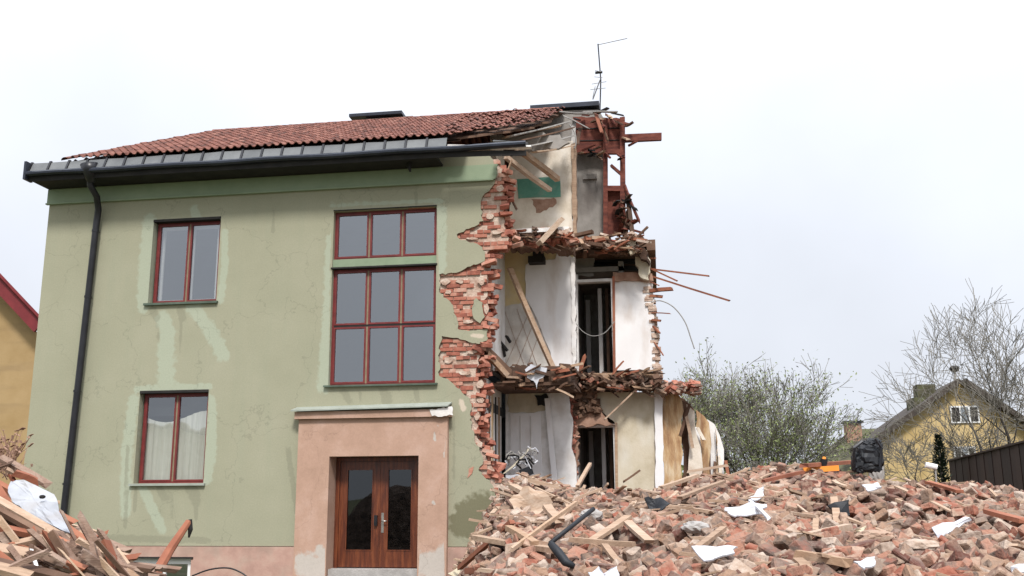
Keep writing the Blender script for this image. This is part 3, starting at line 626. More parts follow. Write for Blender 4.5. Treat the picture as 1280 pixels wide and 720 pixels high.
# ridge and hip caps
MB().add([(xe0, EY+.1, 7.96), (xh0+.3, EY+.1, 7.99), (xh0+.3, 6.6, 7.99), (xe0, 6.6, 7.96), (xe0, EY+.1, 7.94), (xh0+.3, EY+.1, 7.94), (xh0+.3, 6.6, 7.94), (xe0, 6.6, 7.94)], [(0, 1, 2, 3), (7, 6, 5, 4), (0, 4, 5, 1), (1, 5, 6, 2), (2, 6, 7, 3), (3, 7, 4, 0)]).build('eave_deck', 'dark_metal', roof)
def caps(p, q, n, nm):
    m = MB()
    for i in range(n):
        a = p.lerp(q, i/n); b = p.lerp(q, (i+1.12)/n); d = (b-a).normalized(); sd_ = d.cross(Vector((0, 0, 1))).normalized(); up = sd_.cross(d)
        if up.z < 0: up = -up
        vs = []
        for c, kk in ((a, 1.0), (b, .86)):
            for t in range(7):
                an = math.pi*t/6; vs.append(c+sd_*math.cos(an)*.10*kk+up*(math.sin(an)*.05*kk))
        m.add(vs, [(t, t+1, 8+t, 7+t) for t in range(6)])
    m.build(nm, 'tile', roof)
caps(Vector((RX0-.05, RY, RZ+.01)), Vector((-1.95, RY, RZ+.01)), 26, 'ridge_tiles')
caps(Vector((xh0, EY+.1, ze+.08)), Vector((RX0, RY, RZ+.01)), 14, 'hip_tiles')

# ---- chimneys and caps behind the ridge
ch1 = MB().box((-6.35, 3.15, 9.2), (-5.25, 3.75, 10.02)).build('chimney', 'chimney', B)
cz = Z_(440, 149, 3.2); MB().box((X_(436, 150, 3.0), 3.0, cz-.02), (X_(502, 148, 3.0), 3.9, cz+.05)).build('chimney_cap', 'dark_metal', ch1)
cx0, cx1 = X_(663, 136, 3.0), X_(749, 131, 3.0); zc_ = Z_(700, 134, 3.0)
ch2 = MB().prism(jag(pxpoly([(667, 139), (748, 137), (756, 150), (757, 300), (720, 303), (720, 200), (690, 190)], 3.05), .02, .15, {1, 2}), 3.05, 3.7).build('chimney', 'chimney', B)
MB().box((cx0, 2.95, zc_-.03), (cx1, 3.8, zc_+.07)).build('chimney_cap', 'dark_metal', ch2)
slab('chimney_ledge', [(729, 218), (746, 217), (746, 223), (729, 224)], 2.99, .06, 'chimney', ch2, amp=0)

# ---- attic: broken eave boards, cream wall, teal patch, red boards and studs
for q in [[(612, 172), (662, 166), (700, 168), (712, 178), (690, 186), (650, 190), (640, 180)], ]:
    slab('roof_underside', q, .9, .08, 'chimney', roof, amp=.05, step=.1)
rnd_px = [((640, 170), (712, 152)), ((650, 176), (716, 160)), ((655, 184), (716, 170)), ((630, 172), (700, 158)), ((668, 190), (716, 182))]
for a, b in rnd_px: MB().bar(at(*a, .3), at(*b, 1.5), .12, .025, rough=.05, segs=3, bend=.02).build('roof_batten', random.choice(['oldwood', 'wood', 'concrete']), roof)
for (a, b) in [((700, 140), (742, 142)), ((705, 145), (735, 160)), ((718, 150), (716, 186)), ((730, 140), (772, 140)), ((745, 142), (752, 165)), ((726, 158), (722, 180))]:
    MB().bar(at(*a, 2.2), at(*b, 2.0), .08, .02, rough=.04, segs=2, bend=.02).build('roof_batten', random.choice(['oldwood', 'rustwood', 'concrete']), roof)
att = slab('attic_wall', [(638, 196), (680, 182), (716, 176), (717, 302), (705, 300), (638, 296)], 2.0, .14, 'cream', B, amp=.03)
slab('painted_patch', [(646, 224), (700, 221), (701, 246), (648, 248)], 1.99, .008, 'teal', att, amp=.012, step=.2)
slab('bare_patch', [(664, 249), (692, 247), (696, 254), (691, 259), (680, 263), (670, 266)], 1.992, .006, 'peeled', att, amp=.03, step=.06)
slab('wall_edge', [(714, 180), (720, 178), (721, 300), (716, 302)], 1.95, .2, 'freshwood', att, amp=.012, step=.1)
rb = slab('gable_boarding', [(716, 146), (770, 147), (779, 149), (780, 191), (757, 192), (740, 190), (720, 193)], 2.8, .06, 'redwood', B, amp=.02, step=.1, edges={0, 3})
for i in range(2):
    y = 160+i*15; MB().bar(at(718, y+1, 2.795), at(779, y, 2.795), .02, .02).build('board_joint', 'soffit', rb)
for (a, b, wd) in [((757, 148), (757, 296), .10), ((778, 147), (779, 294), .11), ((757, 190), (779, 190), .10), ((757, 236), (779, 236), .12), ((779, 173), (827, 171), .17), ((764, 207), (778, 219), .06), ((772, 152), (786, 156), .05)]:
    MB().bar(at(*a, 2.74), at(*b, 2.74), wd*.95, .09, up=(0, 1, 0), rough=.01).build('attic_stud', 'redwood', B)
slab('gable_boarding', [(757, 238), (779, 239), (780, 294), (756, 296)], 2.85, .05, 'redwood', B, amp=.02)
for (a, b, wd) in [((781, 232), (799, 277), .06), ((784, 240), (790, 290), .09), ((778, 250), (796, 262), .06), ((786, 262), (781, 300), .1), ((778, 284), (803, 291), .09), ((750, 150), (760, 176), .03), ((780, 285), (796, 275), .12)]:
    MB().bar(at(*a, 2.7), at(*b, 2.5), wd, .04, rough=.05, segs=2, bend=.02).build('broken_board', random.choice(['soffit', 'redwood', 'oldwood']), B)

for i in range(26):
    x = random.uniform(718, 786); y = random.choice([random.uniform(140, 156), random.uniform(184, 200)]) if x < 770 else random.uniform(142, 200)
    a_ = random.uniform(-.9, .9); Ls = random.uniform(5, 16); MB().bar(at(x, y, 2.7), at(x+math.cos(a_)*Ls, y+math.sin(a_)*Ls, 2.5), random.uniform(.03, .09), .03, rough=.05, segs=2, bend=.01).build('broken_board', random.choice(['redwood', 'oldwood', 'redwood', 'soffit', 'wood']), B)
for i in range(16):
    x = random.uniform(775, 790); y = random.uniform(240, 296); a_ = random.uniform(-1.5, 1.5); Ls = random.uniform(5, 14); MB().bar(at(x-8, y, 2.7), at(x-8+math.cos(a_)*Ls, y+math.sin(a_)*Ls, 2.5), random.uniform(.04, .1), .03, rough=.05, segs=2).build('broken_board', random.choice(['redwood', 'oldwood', 'soffit']), B)
# ---- floors: attic floor and middle floor, torn ends
def rough_floor(pts, Y, th, m, name='floor_edge', amp=.05): return slab(name, pts, Y, th, m, B, amp=amp*.8, step=.05)
def debris(n, xr, yr, Yr, parent=B, name='loose_masonry', m='rubble'):
    """broken bricks and mortar lying on a torn floor, one loose layer"""
    mm_ = MB()
    for _ in range(n):
        x = random.uniform(*xr); y = random.uniform(*(yr(x) if callable(yr) else yr)); c = at(x, y, random.uniform(*Yr)); L_, W_, H_ = random.uniform(.06, .24), random.uniform(.05, .12), random.uniform(.03, .075)
        rm = Matrix.Rotation(random.uniform(0, 6.3), 3, 'Z')@Matrix.Rotation(random.gauss(0, .5), 3, 'X')@Matrix.Rotation(random.gauss(0, .4), 3, 'Y'); b0 = len(mm_.v)
        mm_.box((-L_/2, -W_/2, -H_/2), (L_/2, W_/2, H_/2))
        for k in range(b0, b0+8): v = Vector(mm_.v[k]); v += Vector([random.uniform(-.012, .012) for _ in range(3)]); mm_.v[k] = tuple(c+rm@v)
    return mm_.build(name, m, parent)
MB().box((-3.0, .7, Z_(660, 312, 2)), (-1.55, 2.2, Z_(660, 312, 2)+.08)).build('ceiling', 'white', B)
def boards(n, xr, yr, Yr):
    for _ in range(n):
        x = random.uniform(*xr); y = random.uniform(*yr); a_ = random.gauss(0, .35); Ls = random.uniform(6, 26); Y = random.uniform(*Yr)
        MB().bar(at(x, y, Y), at(min(x+math.cos(a_)*Ls, xr[1]+10), y+math.sin(a_)*Ls, Y+random.uniform(-.2, .1)), random.uniform(.03, .08), random.uniform(.02, .04), rough=.05, segs=2, bend=.012).build('floor_board', random.choice(['wood', 'oldwood', 'oldwood', 'rustwood']), B)
rough_floor([(634, 296), (660, 297), (690, 298), (716, 300), (716, 314), (690, 309), (660, 307), (636, 309)], .9, .5, 'oldwood')
debris(55, (632, 718), (294, 307), (.55, 1.1), m='brick'); boards(26, (636, 712), (288, 308), (.5, 1.0)); debris(20, (632, 718), (287, 300), (.6, 1.1))
for i, (a, b) in enumerate([((622, 244), (646, 306)), ((674, 304), (702, 274)), ((640, 292), (652, 304)), ((628, 260), (640, 300))]):
    MB().bar(at(*a, .35), at(*b, .6), .13, .08, rough=.03, segs=2).build('joist', 'freshwood' if i < 2 else 'oldwood', B)
for i in range(26):
    x = random.uniform(636, 716); y = random.uniform(288, 306); c = at(x, y, random.uniform(.6, 1.0)); s = random.uniform(.05, .11)
    MB().bar(c, c+Vector((random.uniform(-.2, .2), random.uniform(-.15, .1), random.uniform(-.08, .08))), s*1.1, s*.7, rough=.01).build('floor_debris', random.choice(['brick', 'oldwood', 'brick', 'mortar', 'wood']), B)
MB().box((-1.6, 2.3, Z_(760, 318, 2.5)), (.05, 6.2, Z_(760, 318, 2.5)+.22)).build('attic_floor', 'oldwood', B)
rough_floor([(716, 304), (738, 302), (770, 301), (796, 302), (806, 310), (812, 330), (800, 320), (785, 316), (745, 314), (718, 316)], 2.1, .35, 'oldwood')
debris(30, (716, 806), (299, 311), (1.8, 2.4)); boards(46, (716, 800), (294, 316), (1.7, 2.3)); debris(40, (718, 800), (308, 319), (2.0, 2.3), m='oldwood', name='loose_board')
for i in range(34):
    x = random.uniform(716, 808); y = random.uniform(293, 312); c = at(x, y, random.uniform(1.7, 2.5)); s = random.uniform(.05, .13)
    MB().bar(c, c+Vector((random.uniform(-.35, .35), random.uniform(-.2, .1), random.uniform(-.12, .1))), s, s*.5, rough=.02).build('floor_debris', random.choice(['wood', 'oldwood', 'brick', 'rustwood', 'mortar', 'oldwood']), B)
slab('plaster_chunk', [(780, 296), (794, 297), (796, 312), (788, 318), (782, 306)], 1.9, .12, 'beige', B, amp=.02, step=.07)
slab('plaster_chunk', [(796, 306), (808, 308), (813, 340), (811, 350), (800, 346), (794, 326)], 2.3, .2, 'beige', B, amp=.04, step=.07)

# middle floor rooms
zmid = Z_(660, 492, 2.0)
# side wall seen edge on and along its face
def side_wall(name, zs, m, yf0=.32, Xw=None, **k):
    """wall running back from the facade: (y,z) outline with torn front edge"""
    x = Xw; z0, z1 = zs; pts = [(yf0+random.uniform(-.05, .12), z1-(z1-z0)*i/14) for i in range(15)]
    poly = [(2.0, z1)]+pts+[(2.0, z0)]; n = len(poly)
    m_ = MB(); m_.add([(x, y, z) for y, z in poly]+[(x-.12, y, z) for y, z in poly], [tuple(range(n)), tuple(range(2*n-1, n-1, -1))]+[(i, i+n, (i+1) % n+n, (i+1) % n) for i in range(n)])
    return m_.build(name, m, B)
Xs = X_(613, 380, .3)
side_wall('side_partition', (Z_(612, 458, 0)+.0, Z_(634, 313, 2.0)), 'white', .3, Xs)
side_wall('side_partition', (Z_(603, 640, 0), Z_(603, 470, 0)), 'white', .3, X_(606, 520, .3)+.02)
side_wall('side_partition', (Z_(634, 285, 1), Z_(640, 190, 2)), 'cream', .9, Xs)
for i, (y, m_) in enumerate([(.55, 'oldwood'), (.85, 'tan'), (1.25, 'soffit'), (1.6, 'wood')]):
    MB().box((X_(606, 520, .3)+.021, y, Z_(603, 610, 0)), (X_(606, 520, .3)+.035, y+random.uniform(.05, .14), Z_(603, 482, 0)+random.uniform(-.1, 0))).build('door_lining', m_, B)
A2 = slab('room_wall', [(628, 311), (716, 311), (718, 462), (628, 460)], 2.0, .14, 'yellow', B, amp=.0)
slab('tiled_patch', [(629, 384), (648, 380), (668, 372), (694, 376), (696, 461), (629, 459)], 1.985, .012, 'tiles_w', A2, amp=.02, step=.15)
slab('wall_panel', [(657, 331), (664, 327), (694, 324), (697, 313), (706, 316), (716, 322), (718, 461), (692, 462), (688, 440), (672, 400), (657, 372)], 1.96, .02, 'white2', A2, amp=.012, step=.2)
slab('wall_edge', [(713, 322), (719, 321), (720, 464), (716, 464)], 1.93, .2, 'white', A2, amp=.02, step=.08)
MB().box(tuple(at(660, 328, 1.7)), tuple(at(682, 323, 1.96))).build('wall_bracket', 'soffit', A2)
MB().box(tuple(at(666, 324, 1.75)), tuple(at(680, 317, 1.96))).build('wall_bracket', 'soffit', A2)
for (x, y, a, b) in [(626, 428, 634, 438), (633, 420, 638, 428), (629, 432, 631, 446)]:
    MB().bar(at(x, y, 1.5), at(a, b, 1.6), .05, .04, rough=.02).build('broken_fitting', 'soffit', A2)
for i in range(3): MB().bar(at(630+i*16, 386, 1.975), at(655+i*16, 456, 1.975), .006, .006).build('tile_joint', 'peeled', A2)
for i in range(3): MB().bar(at(668+i*10, 376, 1.975), at(632+i*14, 456, 1.975), .006, .006).build('tile_joint', 'peeled', A2)
# wall with the doorway (further back)
Bw = slab('room_wall', [(716, 343), (722, 343), (722, 466), (716, 466)], 2.5, .15, 'white', B, amp=0)
slab('wall_panel', [(768, 350), (816, 350), (820, 462), (768, 463)], 2.5, .12, 'white2', B, amp=.012, step=.15, edges={1})
slab('wall_head', [(766, 340), (815, 342), (817, 351), (767, 351)], 2.45, .2, 'peeled', B, amp=.02, step=.1)
slab('wall_head', [(718, 318), (742, 318), (742, 345), (718, 345)], 2.75, .1, 'chimney', B, amp=.02, step=.1)
slab('wall_head', [(740, 317), (800, 317), (800, 343), (740, 343)], 3.4, .1, 'oldwood', B, amp=.01)
for y in (325, 334): MB().bar(at(742, y, 3.0), at(798, y+2, 3.0), .09, .1).build('joist', 'soffit', B)
def doorframe(x0, x1, y0, y1, Y, m='white'):
    f = MB(); a = at(x0, y1, Y); b = at(x1, y0, Y)
    f.box((a.x, Y-.02, a.z), (a.x+.06, Y+.16, b.z)).box((b.x-.06, Y-.02, a.z), (b.x, Y+.16, b.z)).box((a.x+.06, Y-.02, b.z-.06), (b.x-.06, Y+.16, b.z))
    return f.build('door_frame', m, B)
doorframe(720, 767, 348, 465, 2.48)
doorframe(720, 770, 530, 640, 2.48)
MB().bar(at(767, 345, 2.44), at(768, 466, 2.44), .05, .05, up=(0, 1, 0), rough=.01, segs=4).build('door_post', 'rustwood', B)
MB().bar(at(770, 528, 2.44), at(771, 620, 2.44), .05, .05, up=(0, 1, 0), rough=.01, segs=4).build('door_post', 'wood', B)
# what one sees through the two doorways: a dim corridor with a half open door
for (y0, y1) in ((345, 470), (525, 640)):
    zt = Z_(740, y0, 2.6); zb = Z_(740, y1, 2.6)
    MB().box((-1.62, 5.0, zb), (-.55, 5.1, zt+.3)).build('corridor_wall', 'concrete', B)
    MB().box((-1.72, 2.66, zb), (-1.62, 6.2, zt+.3)).build('corridor_wall', 'chimney', B)
    MB().box((-.72, 2.66, zb), (-.62, 6.2, zt+.3)).build('corridor_wall', 'chimney', B)
    MB().box((-1.2, 3.4, zb), (-1.12, 4.3, zt-.1)).build('inner_door', 'white2', B)
    MB().box((-1.03, 3.2, zb), (-.97, 3.3, zt-.15)).build('door_post', 'oldwood', B)
    MB().box((-1.55, 4.6, zb), (-1.45, 4.7, zt-.1)).build('door_post', 'white2', B)
    MB().box((-1.7, 2.66, zb-.1), (-.62, 6.2, zb)).build('corridor_floor', 'oldwood', B)
    MB().box((-1.7, 2.66, zt+.1), (-.62, 6.2, zt+.2)).build('corridor_ceiling', 'chimney', B)
MB().box((-.62, 2.62, 0), (-.5, 6.22, Z_(820, 350, 2.6))).build('end_wall', 'brick', B)
# torn right end: brick stubs down the edge
m_ = MB()
for i in range(64):
    z = Z_(815, 345, 2.5)-(Z_(815, 345, 2.5)-Z_(822, 478, 2.5))*i/63
    x = X_(np.interp(i, [0, 30, 63], [815, 820, 823]), 400, 2.5)+random.uniform(-.04, .06); m_.box((x-.16, 2.46+random.uniform(0, .1), z), (x, 2.70, z+.06))
m_.build('broken_wall_end', 'mortar', B)
for (a, b, Y0, Y1, wd) in [((812, 336), (886, 345), 2.6, 2.2, .045), ((812, 335), (846, 351), 2.6, 2.3, .05), ((814, 345), (912, 376), 2.6, 1.8, .06), ((812, 364), (840, 361), 2.5, 2.4, .11), ((812, 370), (828, 371), 2.5, 2.5, .08),
                          ((812, 323), (820, 323), 2.5, 2.5, .04), ((815, 391), (838, 392), 2.5, 2.4, .03), ((815, 400), (826, 401), 2.5, 2.4, .07), ((817, 408), (824, 416), 2.5, 2.4, .05), ((818, 428), (829, 444), 2.5, 2.4, .03), ((812, 352), (824, 357), 2.5, 2.3, .03)]:
    MB().bar(at(*a, Y0), at(*b, Y1), wd, wd*.6, rough=.02, segs=2, bend=.01).build('broken_joist', 'rustwood', B)

# middle floor slab, dark underside and torn front
MB().box((-3.0, .55, zmid), (-1.5, 2.2, zmid+.06)).build('ceiling', 'oldwood', B)
MB().box((-3.0, .7, zmid+.3), (-1.5, 2.2, zmid+.36)).build('floor_deck', 'oldwood', B)
for i in range(6):
    x = -2.85+i*.24; MB().box((x, .45+random.uniform(0, .3), zmid+.061), (x+.09, 2.2, zmid+.28)).build('joist', 'oldwood', B)
MB().bar(at(606, 436, .2), at(640, 470, .7), .12, .12, rough=.03, segs=3).build('joist', 'oldwood', B)
MB().bar(at(609, 442, .15), at(634, 470, .5), .07, .1, rough=.03, segs=3).build('joist', 'wood', B)
rough_floor([(632, 456), (660, 459), (690, 462), (706, 466), (712, 478), (700, 486), (680, 480), (655, 478), (636, 474)], .62, .05, 'oldwood')
slab('torn_lining', [(656, 462), (664, 455), (684, 460), (682, 468), (674, 474), (671, 486), (667, 476), (659, 472)], .5, .015, 'sheet', B, amp=.02, step=.06)
for i in range(38):
    x = random.uniform(632, 718); y = random.uniform(456, 488); c = at(x, y, random.uniform(.45, 1.2)); s = random.uniform(.03, .09)
    MB().bar(c, c+Vector((random.uniform(-.25, .25), random.uniform(-.15, .1), random.uniform(-.07, .07))), s, s*.6, rough=.02).build('floor_debris', random.choice(['wood', 'oldwood', 'oldwood', 'rustwood', 'oldwood']), B)
rough_floor([(716, 464), (760, 466), (822, 463), (826, 478), (870, 486), (868, 492), (820, 486), (770, 486), (742, 486), (718, 488)], 2.3, .45, 'oldwood')
debris(45, (718, 824), (470, 487), (2.0, 2.35)); boards(44, (722, 820), (464, 490), (1.95, 2.3)); debris(70, (824, 872), (481, 491), (2.1, 2.6)); debris(50, (718, 824), (468, 488), (2.0, 2.3), m='oldwood', name='loose_board')
MB().bar(at(718, 470, 2.2), at(822, 468, 2.2), .05, .09).build('floor_beam', 'wood', B)
MB().bar(at(718, 483, 2.2), at(770, 484, 2.2), .05, .08, rough=.02).build('floor_beam', 'oldwood', B)
debris(60, (830, 870), (478, 488), (2.1, 2.6), m='brick')
m_ = MB()
for i in range(0):
    x = random.uniform(718, 868); y = random.uniform(464, 478) if x < 824 else random.uniform(479, 489); c = at(x, y, random.uniform(2.05, 2.5))
    d_ = Vector((random.uniform(-1, 1), random.uniform(-.6, .6), random.uniform(-.4, .4))).normalized()*random.uniform(.08, .22); m_.bar(c, c+d_, .11, .07, rough=.01)

boards(30, (628, 712), (456, 486), (.4, .9))
# ground floor rooms
A1 = slab('room_wall', [(632, 486), (712, 488), (712, 505), (716, 530), (714, 560), (720, 580), (722, 640), (632, 640)], 2.0, .14, 'white', B, amp=.03, edges={1, 2, 3, 4})
slab('wall_head', [(635, 489), (682, 490), (684, 512), (660, 516), (635, 515)], 1.975, .02, 'beige', A1, amp=.02, step=.08)
slab('broken_socket', [(668, 494), (683, 492), (684, 508), (672, 507)], 1.95, .03, 'soffit', A1, amp=.03, step=.05)
dd = slab('door', [(638, 517), (676, 516), (678, 625), (638, 625)], 1.97, .03, 'white2', A1, amp=0)
for x in (650, 663): MB().bar(at(x, 520, 1.965), at(x+1, 620, 1.965), .012, .01).build('door_groove', 'tiles_w', dd)
MB().bar(at(684, 498, 1.93), at(697, 640, 1.93), .1, .05, up=(0, 1, 0)).build('door_post', 'white2', B)
slab('bare_masonry', [(700, 486), (744, 488), (745, 505), (758, 522), (768, 531), (722, 532), (722, 640), (716, 640), (712, 570), (706, 545), (708, 515), (700, 505)], 2.32, .3, 'peeled', B, amp=.04, step=.08)
debris(60, (704, 748), (490, 520), (2.26, 2.36), m='oldwood', name='broken_lathing'); debris(60, (706, 718), (500, 620), (2.24, 2.34), m='brick')
slab('room_wall', [(744, 490), (820, 490), (822, 640), (771, 640), (771, 531), (758, 520), (746, 503)], 2.5, .15, 'beige', B, amp=.03, step=.1, edges={4, 5, 6})
slab('door_post', [(818, 490), (828, 489), (830, 640), (820, 640)], 2.42, .1, 'white2', B, amp=.012, step=.15)
slab('torn_wall', [(828, 488), (846, 491), (852, 498), (854, 640), (829, 640)], 2.6, .12, 'tan', B, amp=.045, step=.2)
slab('torn_wall', [(852, 496), (862, 505), (868, 512), (872, 640), (853, 640)], 2.9, .12, 'oldwood', B, amp=.045, step=.2)
slab('torn_wall', [(858, 505), (868, 514), (869, 535), (876, 560), (878, 640), (862, 640), (862, 560)], 2.75, .06, 'cream', B, amp=.045, step=.2)
slab('torn_wall', [(870, 512), (880, 520), (886, 528), (888, 640), (872, 640)], 3.1, .12, 'tan', B, amp=.045, step=.2)
slab('torn_wall', [(884, 524), (893, 530), (900, 545), (905, 575), (908, 640), (888, 640)], 3.3, .10, 'white', B, amp=.045, step=.2)
slab('torn_wall', [(894, 534), (897, 552), (898, 600), (894, 600)], 3.2, .04, 'tan', B, amp=.045, step=.2)
for i in range(16):
    x = random.uniform(832, 902); yt = np.interp(x, [828, 850, 870, 905], [500, 505, 525, 560])+random.uniform(0, 35)
    MB().bar(at(x, yt, 2.85+(x-830)/160), at(x+random.uniform(-5, 6), yt+random.uniform(30, 90), 2.8+(x-830)/160), random.uniform(.03, .09), .03, up=(0, 1, 0), rough=.04, segs=3, bend=.01).build('torn_lath', random.choice(['tan', 'wood', 'white', 'cream', 'oldwood', 'rustwood']), B)
for (a, b, Y, wd, m2) in [((858, 520), (866, 560), 2.6, .05, 'freshwood'), ((872, 535), (880, 550), 2.9, .1, 'cream'), ((838, 488), (870, 489), 2.5, .07, 'rustwood'), ((850, 486), (868, 494), 2.4, .1, 'brick'), ((862, 505), (850, 545), 2.6, .03, 'oldwood'), ((907, 575), (912, 606), 3.1, .06, 'rustwood')]:
    MB().bar(at(*a, Y), at(*b, Y), wd, .06, rough=.02, segs=2).build('broken_board', m2, B)

# ================================================================== things hanging in or on the ruin
def timber(name, p, q, Y0, Y1, wd, tk, m, label, cat='timber', group=None, rough=.02, segs=4, bend=.015, up=(0, 0, 1)):
    return MB().bar(at(*p, Y0), at(*q, Y1), wd, tk, up=up, rough=rough, segs=segs, bend=bend).build(name, m, None, label=label, cat=cat, group=group)
timber('leaning_beam', (637, 335), (692, 462), 1.1, 1.6, .09, .09, 'wood', 'long brown beam leaning diagonally across the yellow and white room on the middle floor')
timber('roof_rafter', (646, 186), (697, 224), .5, 1.7, .10, .10, 'wood', 'upper of two brown rafters fallen slantwise across the attic wall')
timber('roof_rafter', (632, 196), (688, 238), .4, 1.5, .09, .08, 'freshwood', 'lower pale rafter fallen slantwise across the attic wall beside the green patch')
timber('hanging_lath', (810, 472), (756, 524), 2.2, 2.1, .045, .03, 'freshwood', 'longer pale lath hanging below the middle floor over the beige wall')
timber('hanging_lath', (806, 470), (768, 492), 2.2, 2.1, .04, .03, 'freshwood', 'shorter pale lath crossing just under the middle floor edge')
timber('hanging_plank', (612, 196), (646, 262), .35, .5, .05, .03, 'oldwood', 'thin dark splintered plank hanging from the broken eave over red brick')
timber('hanging_plank', (640, 200), (622, 246), .3, .4, .04, .02, 'wood', 'pale splinter hanging down beside the torn cornice corner')
def wire(name, pts, Y, rad, m, label, cat='cable'):
    P = [at(x, y, Y) for x, y in pts]; out = []
    for i in range(len(P)-1):
        a = P[max(i-1, 0)]; b = P[i]; c = P[i+1]; d = P[min(i+2, len(P)-1)]
        for k in range(6):
            t = k/6; out.append(.5*((2*b)+(c-a)*t+(2*a-5*b+4*c-d)*t*t+(3*b-a-3*c+d)*t**3))
    out.append(P[-1]); return MB().tube(out, rad, 5).build(name, m, None, smooth=True, label=label, cat=cat)
wire('cable', [(814, 378), (826, 376), (842, 384), (856, 402), (864, 424), (868, 436)], 2.2, .012, 'cable', 'thin grey cable curving out from the torn right end towards the tree')
wire('cable', [(720, 404), (728, 414), (741, 420), (756, 416), (768, 402)], 2.35, .008, 'cable', 'thin white cable sagging across the middle floor doorway')
wire('cable', [(712, 156), (718, 165), (720, 178), (718, 186)], 1.8, .015, 'cable', 'pale cable dangling at the broken roof edge above the attic')
wire('cable', [(240, 720), (262, 712), (285, 710), (302, 716), (312, 724)], -.3, .014, 'black', 'black cable looping up in front of the pink plinth')
# tangle of pipes by the white door
tg = empty('tangled_scrap', label='tangle of grey metal scrap heaped against the white ground floor door', cat='scrap')
for i in range(16):
    c = at(random.uniform(640, 664), random.uniform(566, 592), random.uniform(.9, 1.5)); pts = [c+Vector((math.cos(t)*random.uniform(.08, .16), random.uniform(-.1, .1), math.sin(t)*random.uniform(.06, .16))) for t in np.linspace(0, random.uniform(1.5, 4), 6)]
    MB().tube(pts, random.uniform(.008, .022), 5).build('metal_strip', random.choice(['concrete', 'sheet', 'soffit', 'cable', 'black']), tg)
MB().bar(at(630, 592, .9), at(662, 560, 1.2), .08, .01, rough=.02, segs=3, bend=.03).build('metal_strip', 'beige', tg)
MB().bar(at(655, 566, 1.0), at(664, 586, 1.0), .05, .01, rough=.02, segs=3, bend=.03).build('metal_strip', 'sheet', tg)
slab('metal_plate', [(648, 588), (664, 582), (667, 592), (655, 598)], 1.0, .03, 'black', tg, amp=.01)
slab('metal_plate', [(632, 594), (650, 592), (652, 606), (634, 606)], .8, .03, 'sheet', tg, amp=.02)

# antenna on the chimney
an = empty('antenna', label='thin tv antenna mast standing on the chimney cap at the roof break', cat='antenna')
p0 = at(750, 138, 3.3); p1 = at(748, 56, 3.3)
MB().tube([p0, at(751, 100, 3.3), at(747.5, 55, 3.3)], .016, 6).build('mast', 'black', an)
MB().tube([at(747.5, 56, 3.3), at(784, 48, 3.0)], .009, 5).build('crossbar', 'cable', an)
for (a, b) in [((740, 105), (758, 102)), ((738, 112), (757, 110)), ((741, 122), (744, 108)), ((744, 88), (752, 90)), ((743, 96), (753, 97))]:
    MB().tube([at(*a, 3.3), at(*b, 3.25)], .007, 4).build('element', 'cable', an)
MB().tube([at(741, 124, 3.2), at(750, 100, 3.3)], .014, 5).build('bracket', 'black', an)
MB().tube([at(744, 91, 3.3), at(753, 90, 3.3)], .03, 6).build('junction_box', 'black', an)

# ================================================================== rubble
def sm(t): t = np.clip(t, 0, 1); return t*t*(3-2*t)
def pile_h(x, y):
    r = y+D; az = np.arctan2(x, r)
    z = np.interp(r, [1, 3, 5, 6.5, 8, 10, 12, 13.5, 15, 17, 19, 24], [.1, .5, .88, 1.12, 1.31, 1.52, 1.70, 1.79, 1.80, 1.72, 1.5, .0])
    z = z+np.interp(np.degrees(az), [-9, -7, -5, -1, 2, 8, 11, 14, 20, 26], [.06, -.1, -.24, -.20, -.04, .04, -.02, -.18, -.28, -.4])*np.clip((r-6)/6, 0, 1)
    xe = np.interp(r, [1, 3, 5, 6.5, 10, 15.6, 16.6, 17], [-.7, -.95, -1.35, -1.75, -2.5, -3.75, -3.6, -3.3]); wd = np.interp(r, [3, 6.5, 15.5], [.45, .8, 1.55])
    z = z*sm((x-xe)/wd)
    z = z*sm((10.5-x)/4.0)
    n = np.sin(x*2.1+y*.7)*.05+np.sin(x*.9-y*1.9+1)*.05+np.sin(x*4.3+y*3.7)*.025
    return z+n*sm(z)
def grid_mesh(name, x0, x1, y0, y1, st, hf, m, **tags):
    xs = np.arange(x0, x1+st, st); ys = np.arange(y0, y1+st, st); Xg, Yg = np.meshgrid(xs, ys); Z = hf(Xg, Yg)+rng.uniform(-.03, .03, Xg.shape)-.05
    nx, ny = len(xs), len(ys); me = bpy.data.meshes.new(name); v = np.stack([Xg, Yg, Z], -1).reshape(-1, 3)
    i = np.arange((nx-1)*(ny-1)); a = (i//(nx-1))*nx+i % (nx-1); f = np.stack([a, a+1, a+nx+1, a+nx], -1)
    me.from_pydata(v.tolist(), [], f.tolist()); me.update(); o = bpy.data.objects.new(name, me); C.objects.link(o); me.materials.append(M[m]); return tag(o, **tags)
grid_mesh('rubble_mound', -4.6, 10.5, -15.2, 7.5, .14, pile_h, 'soil', kind='structure')

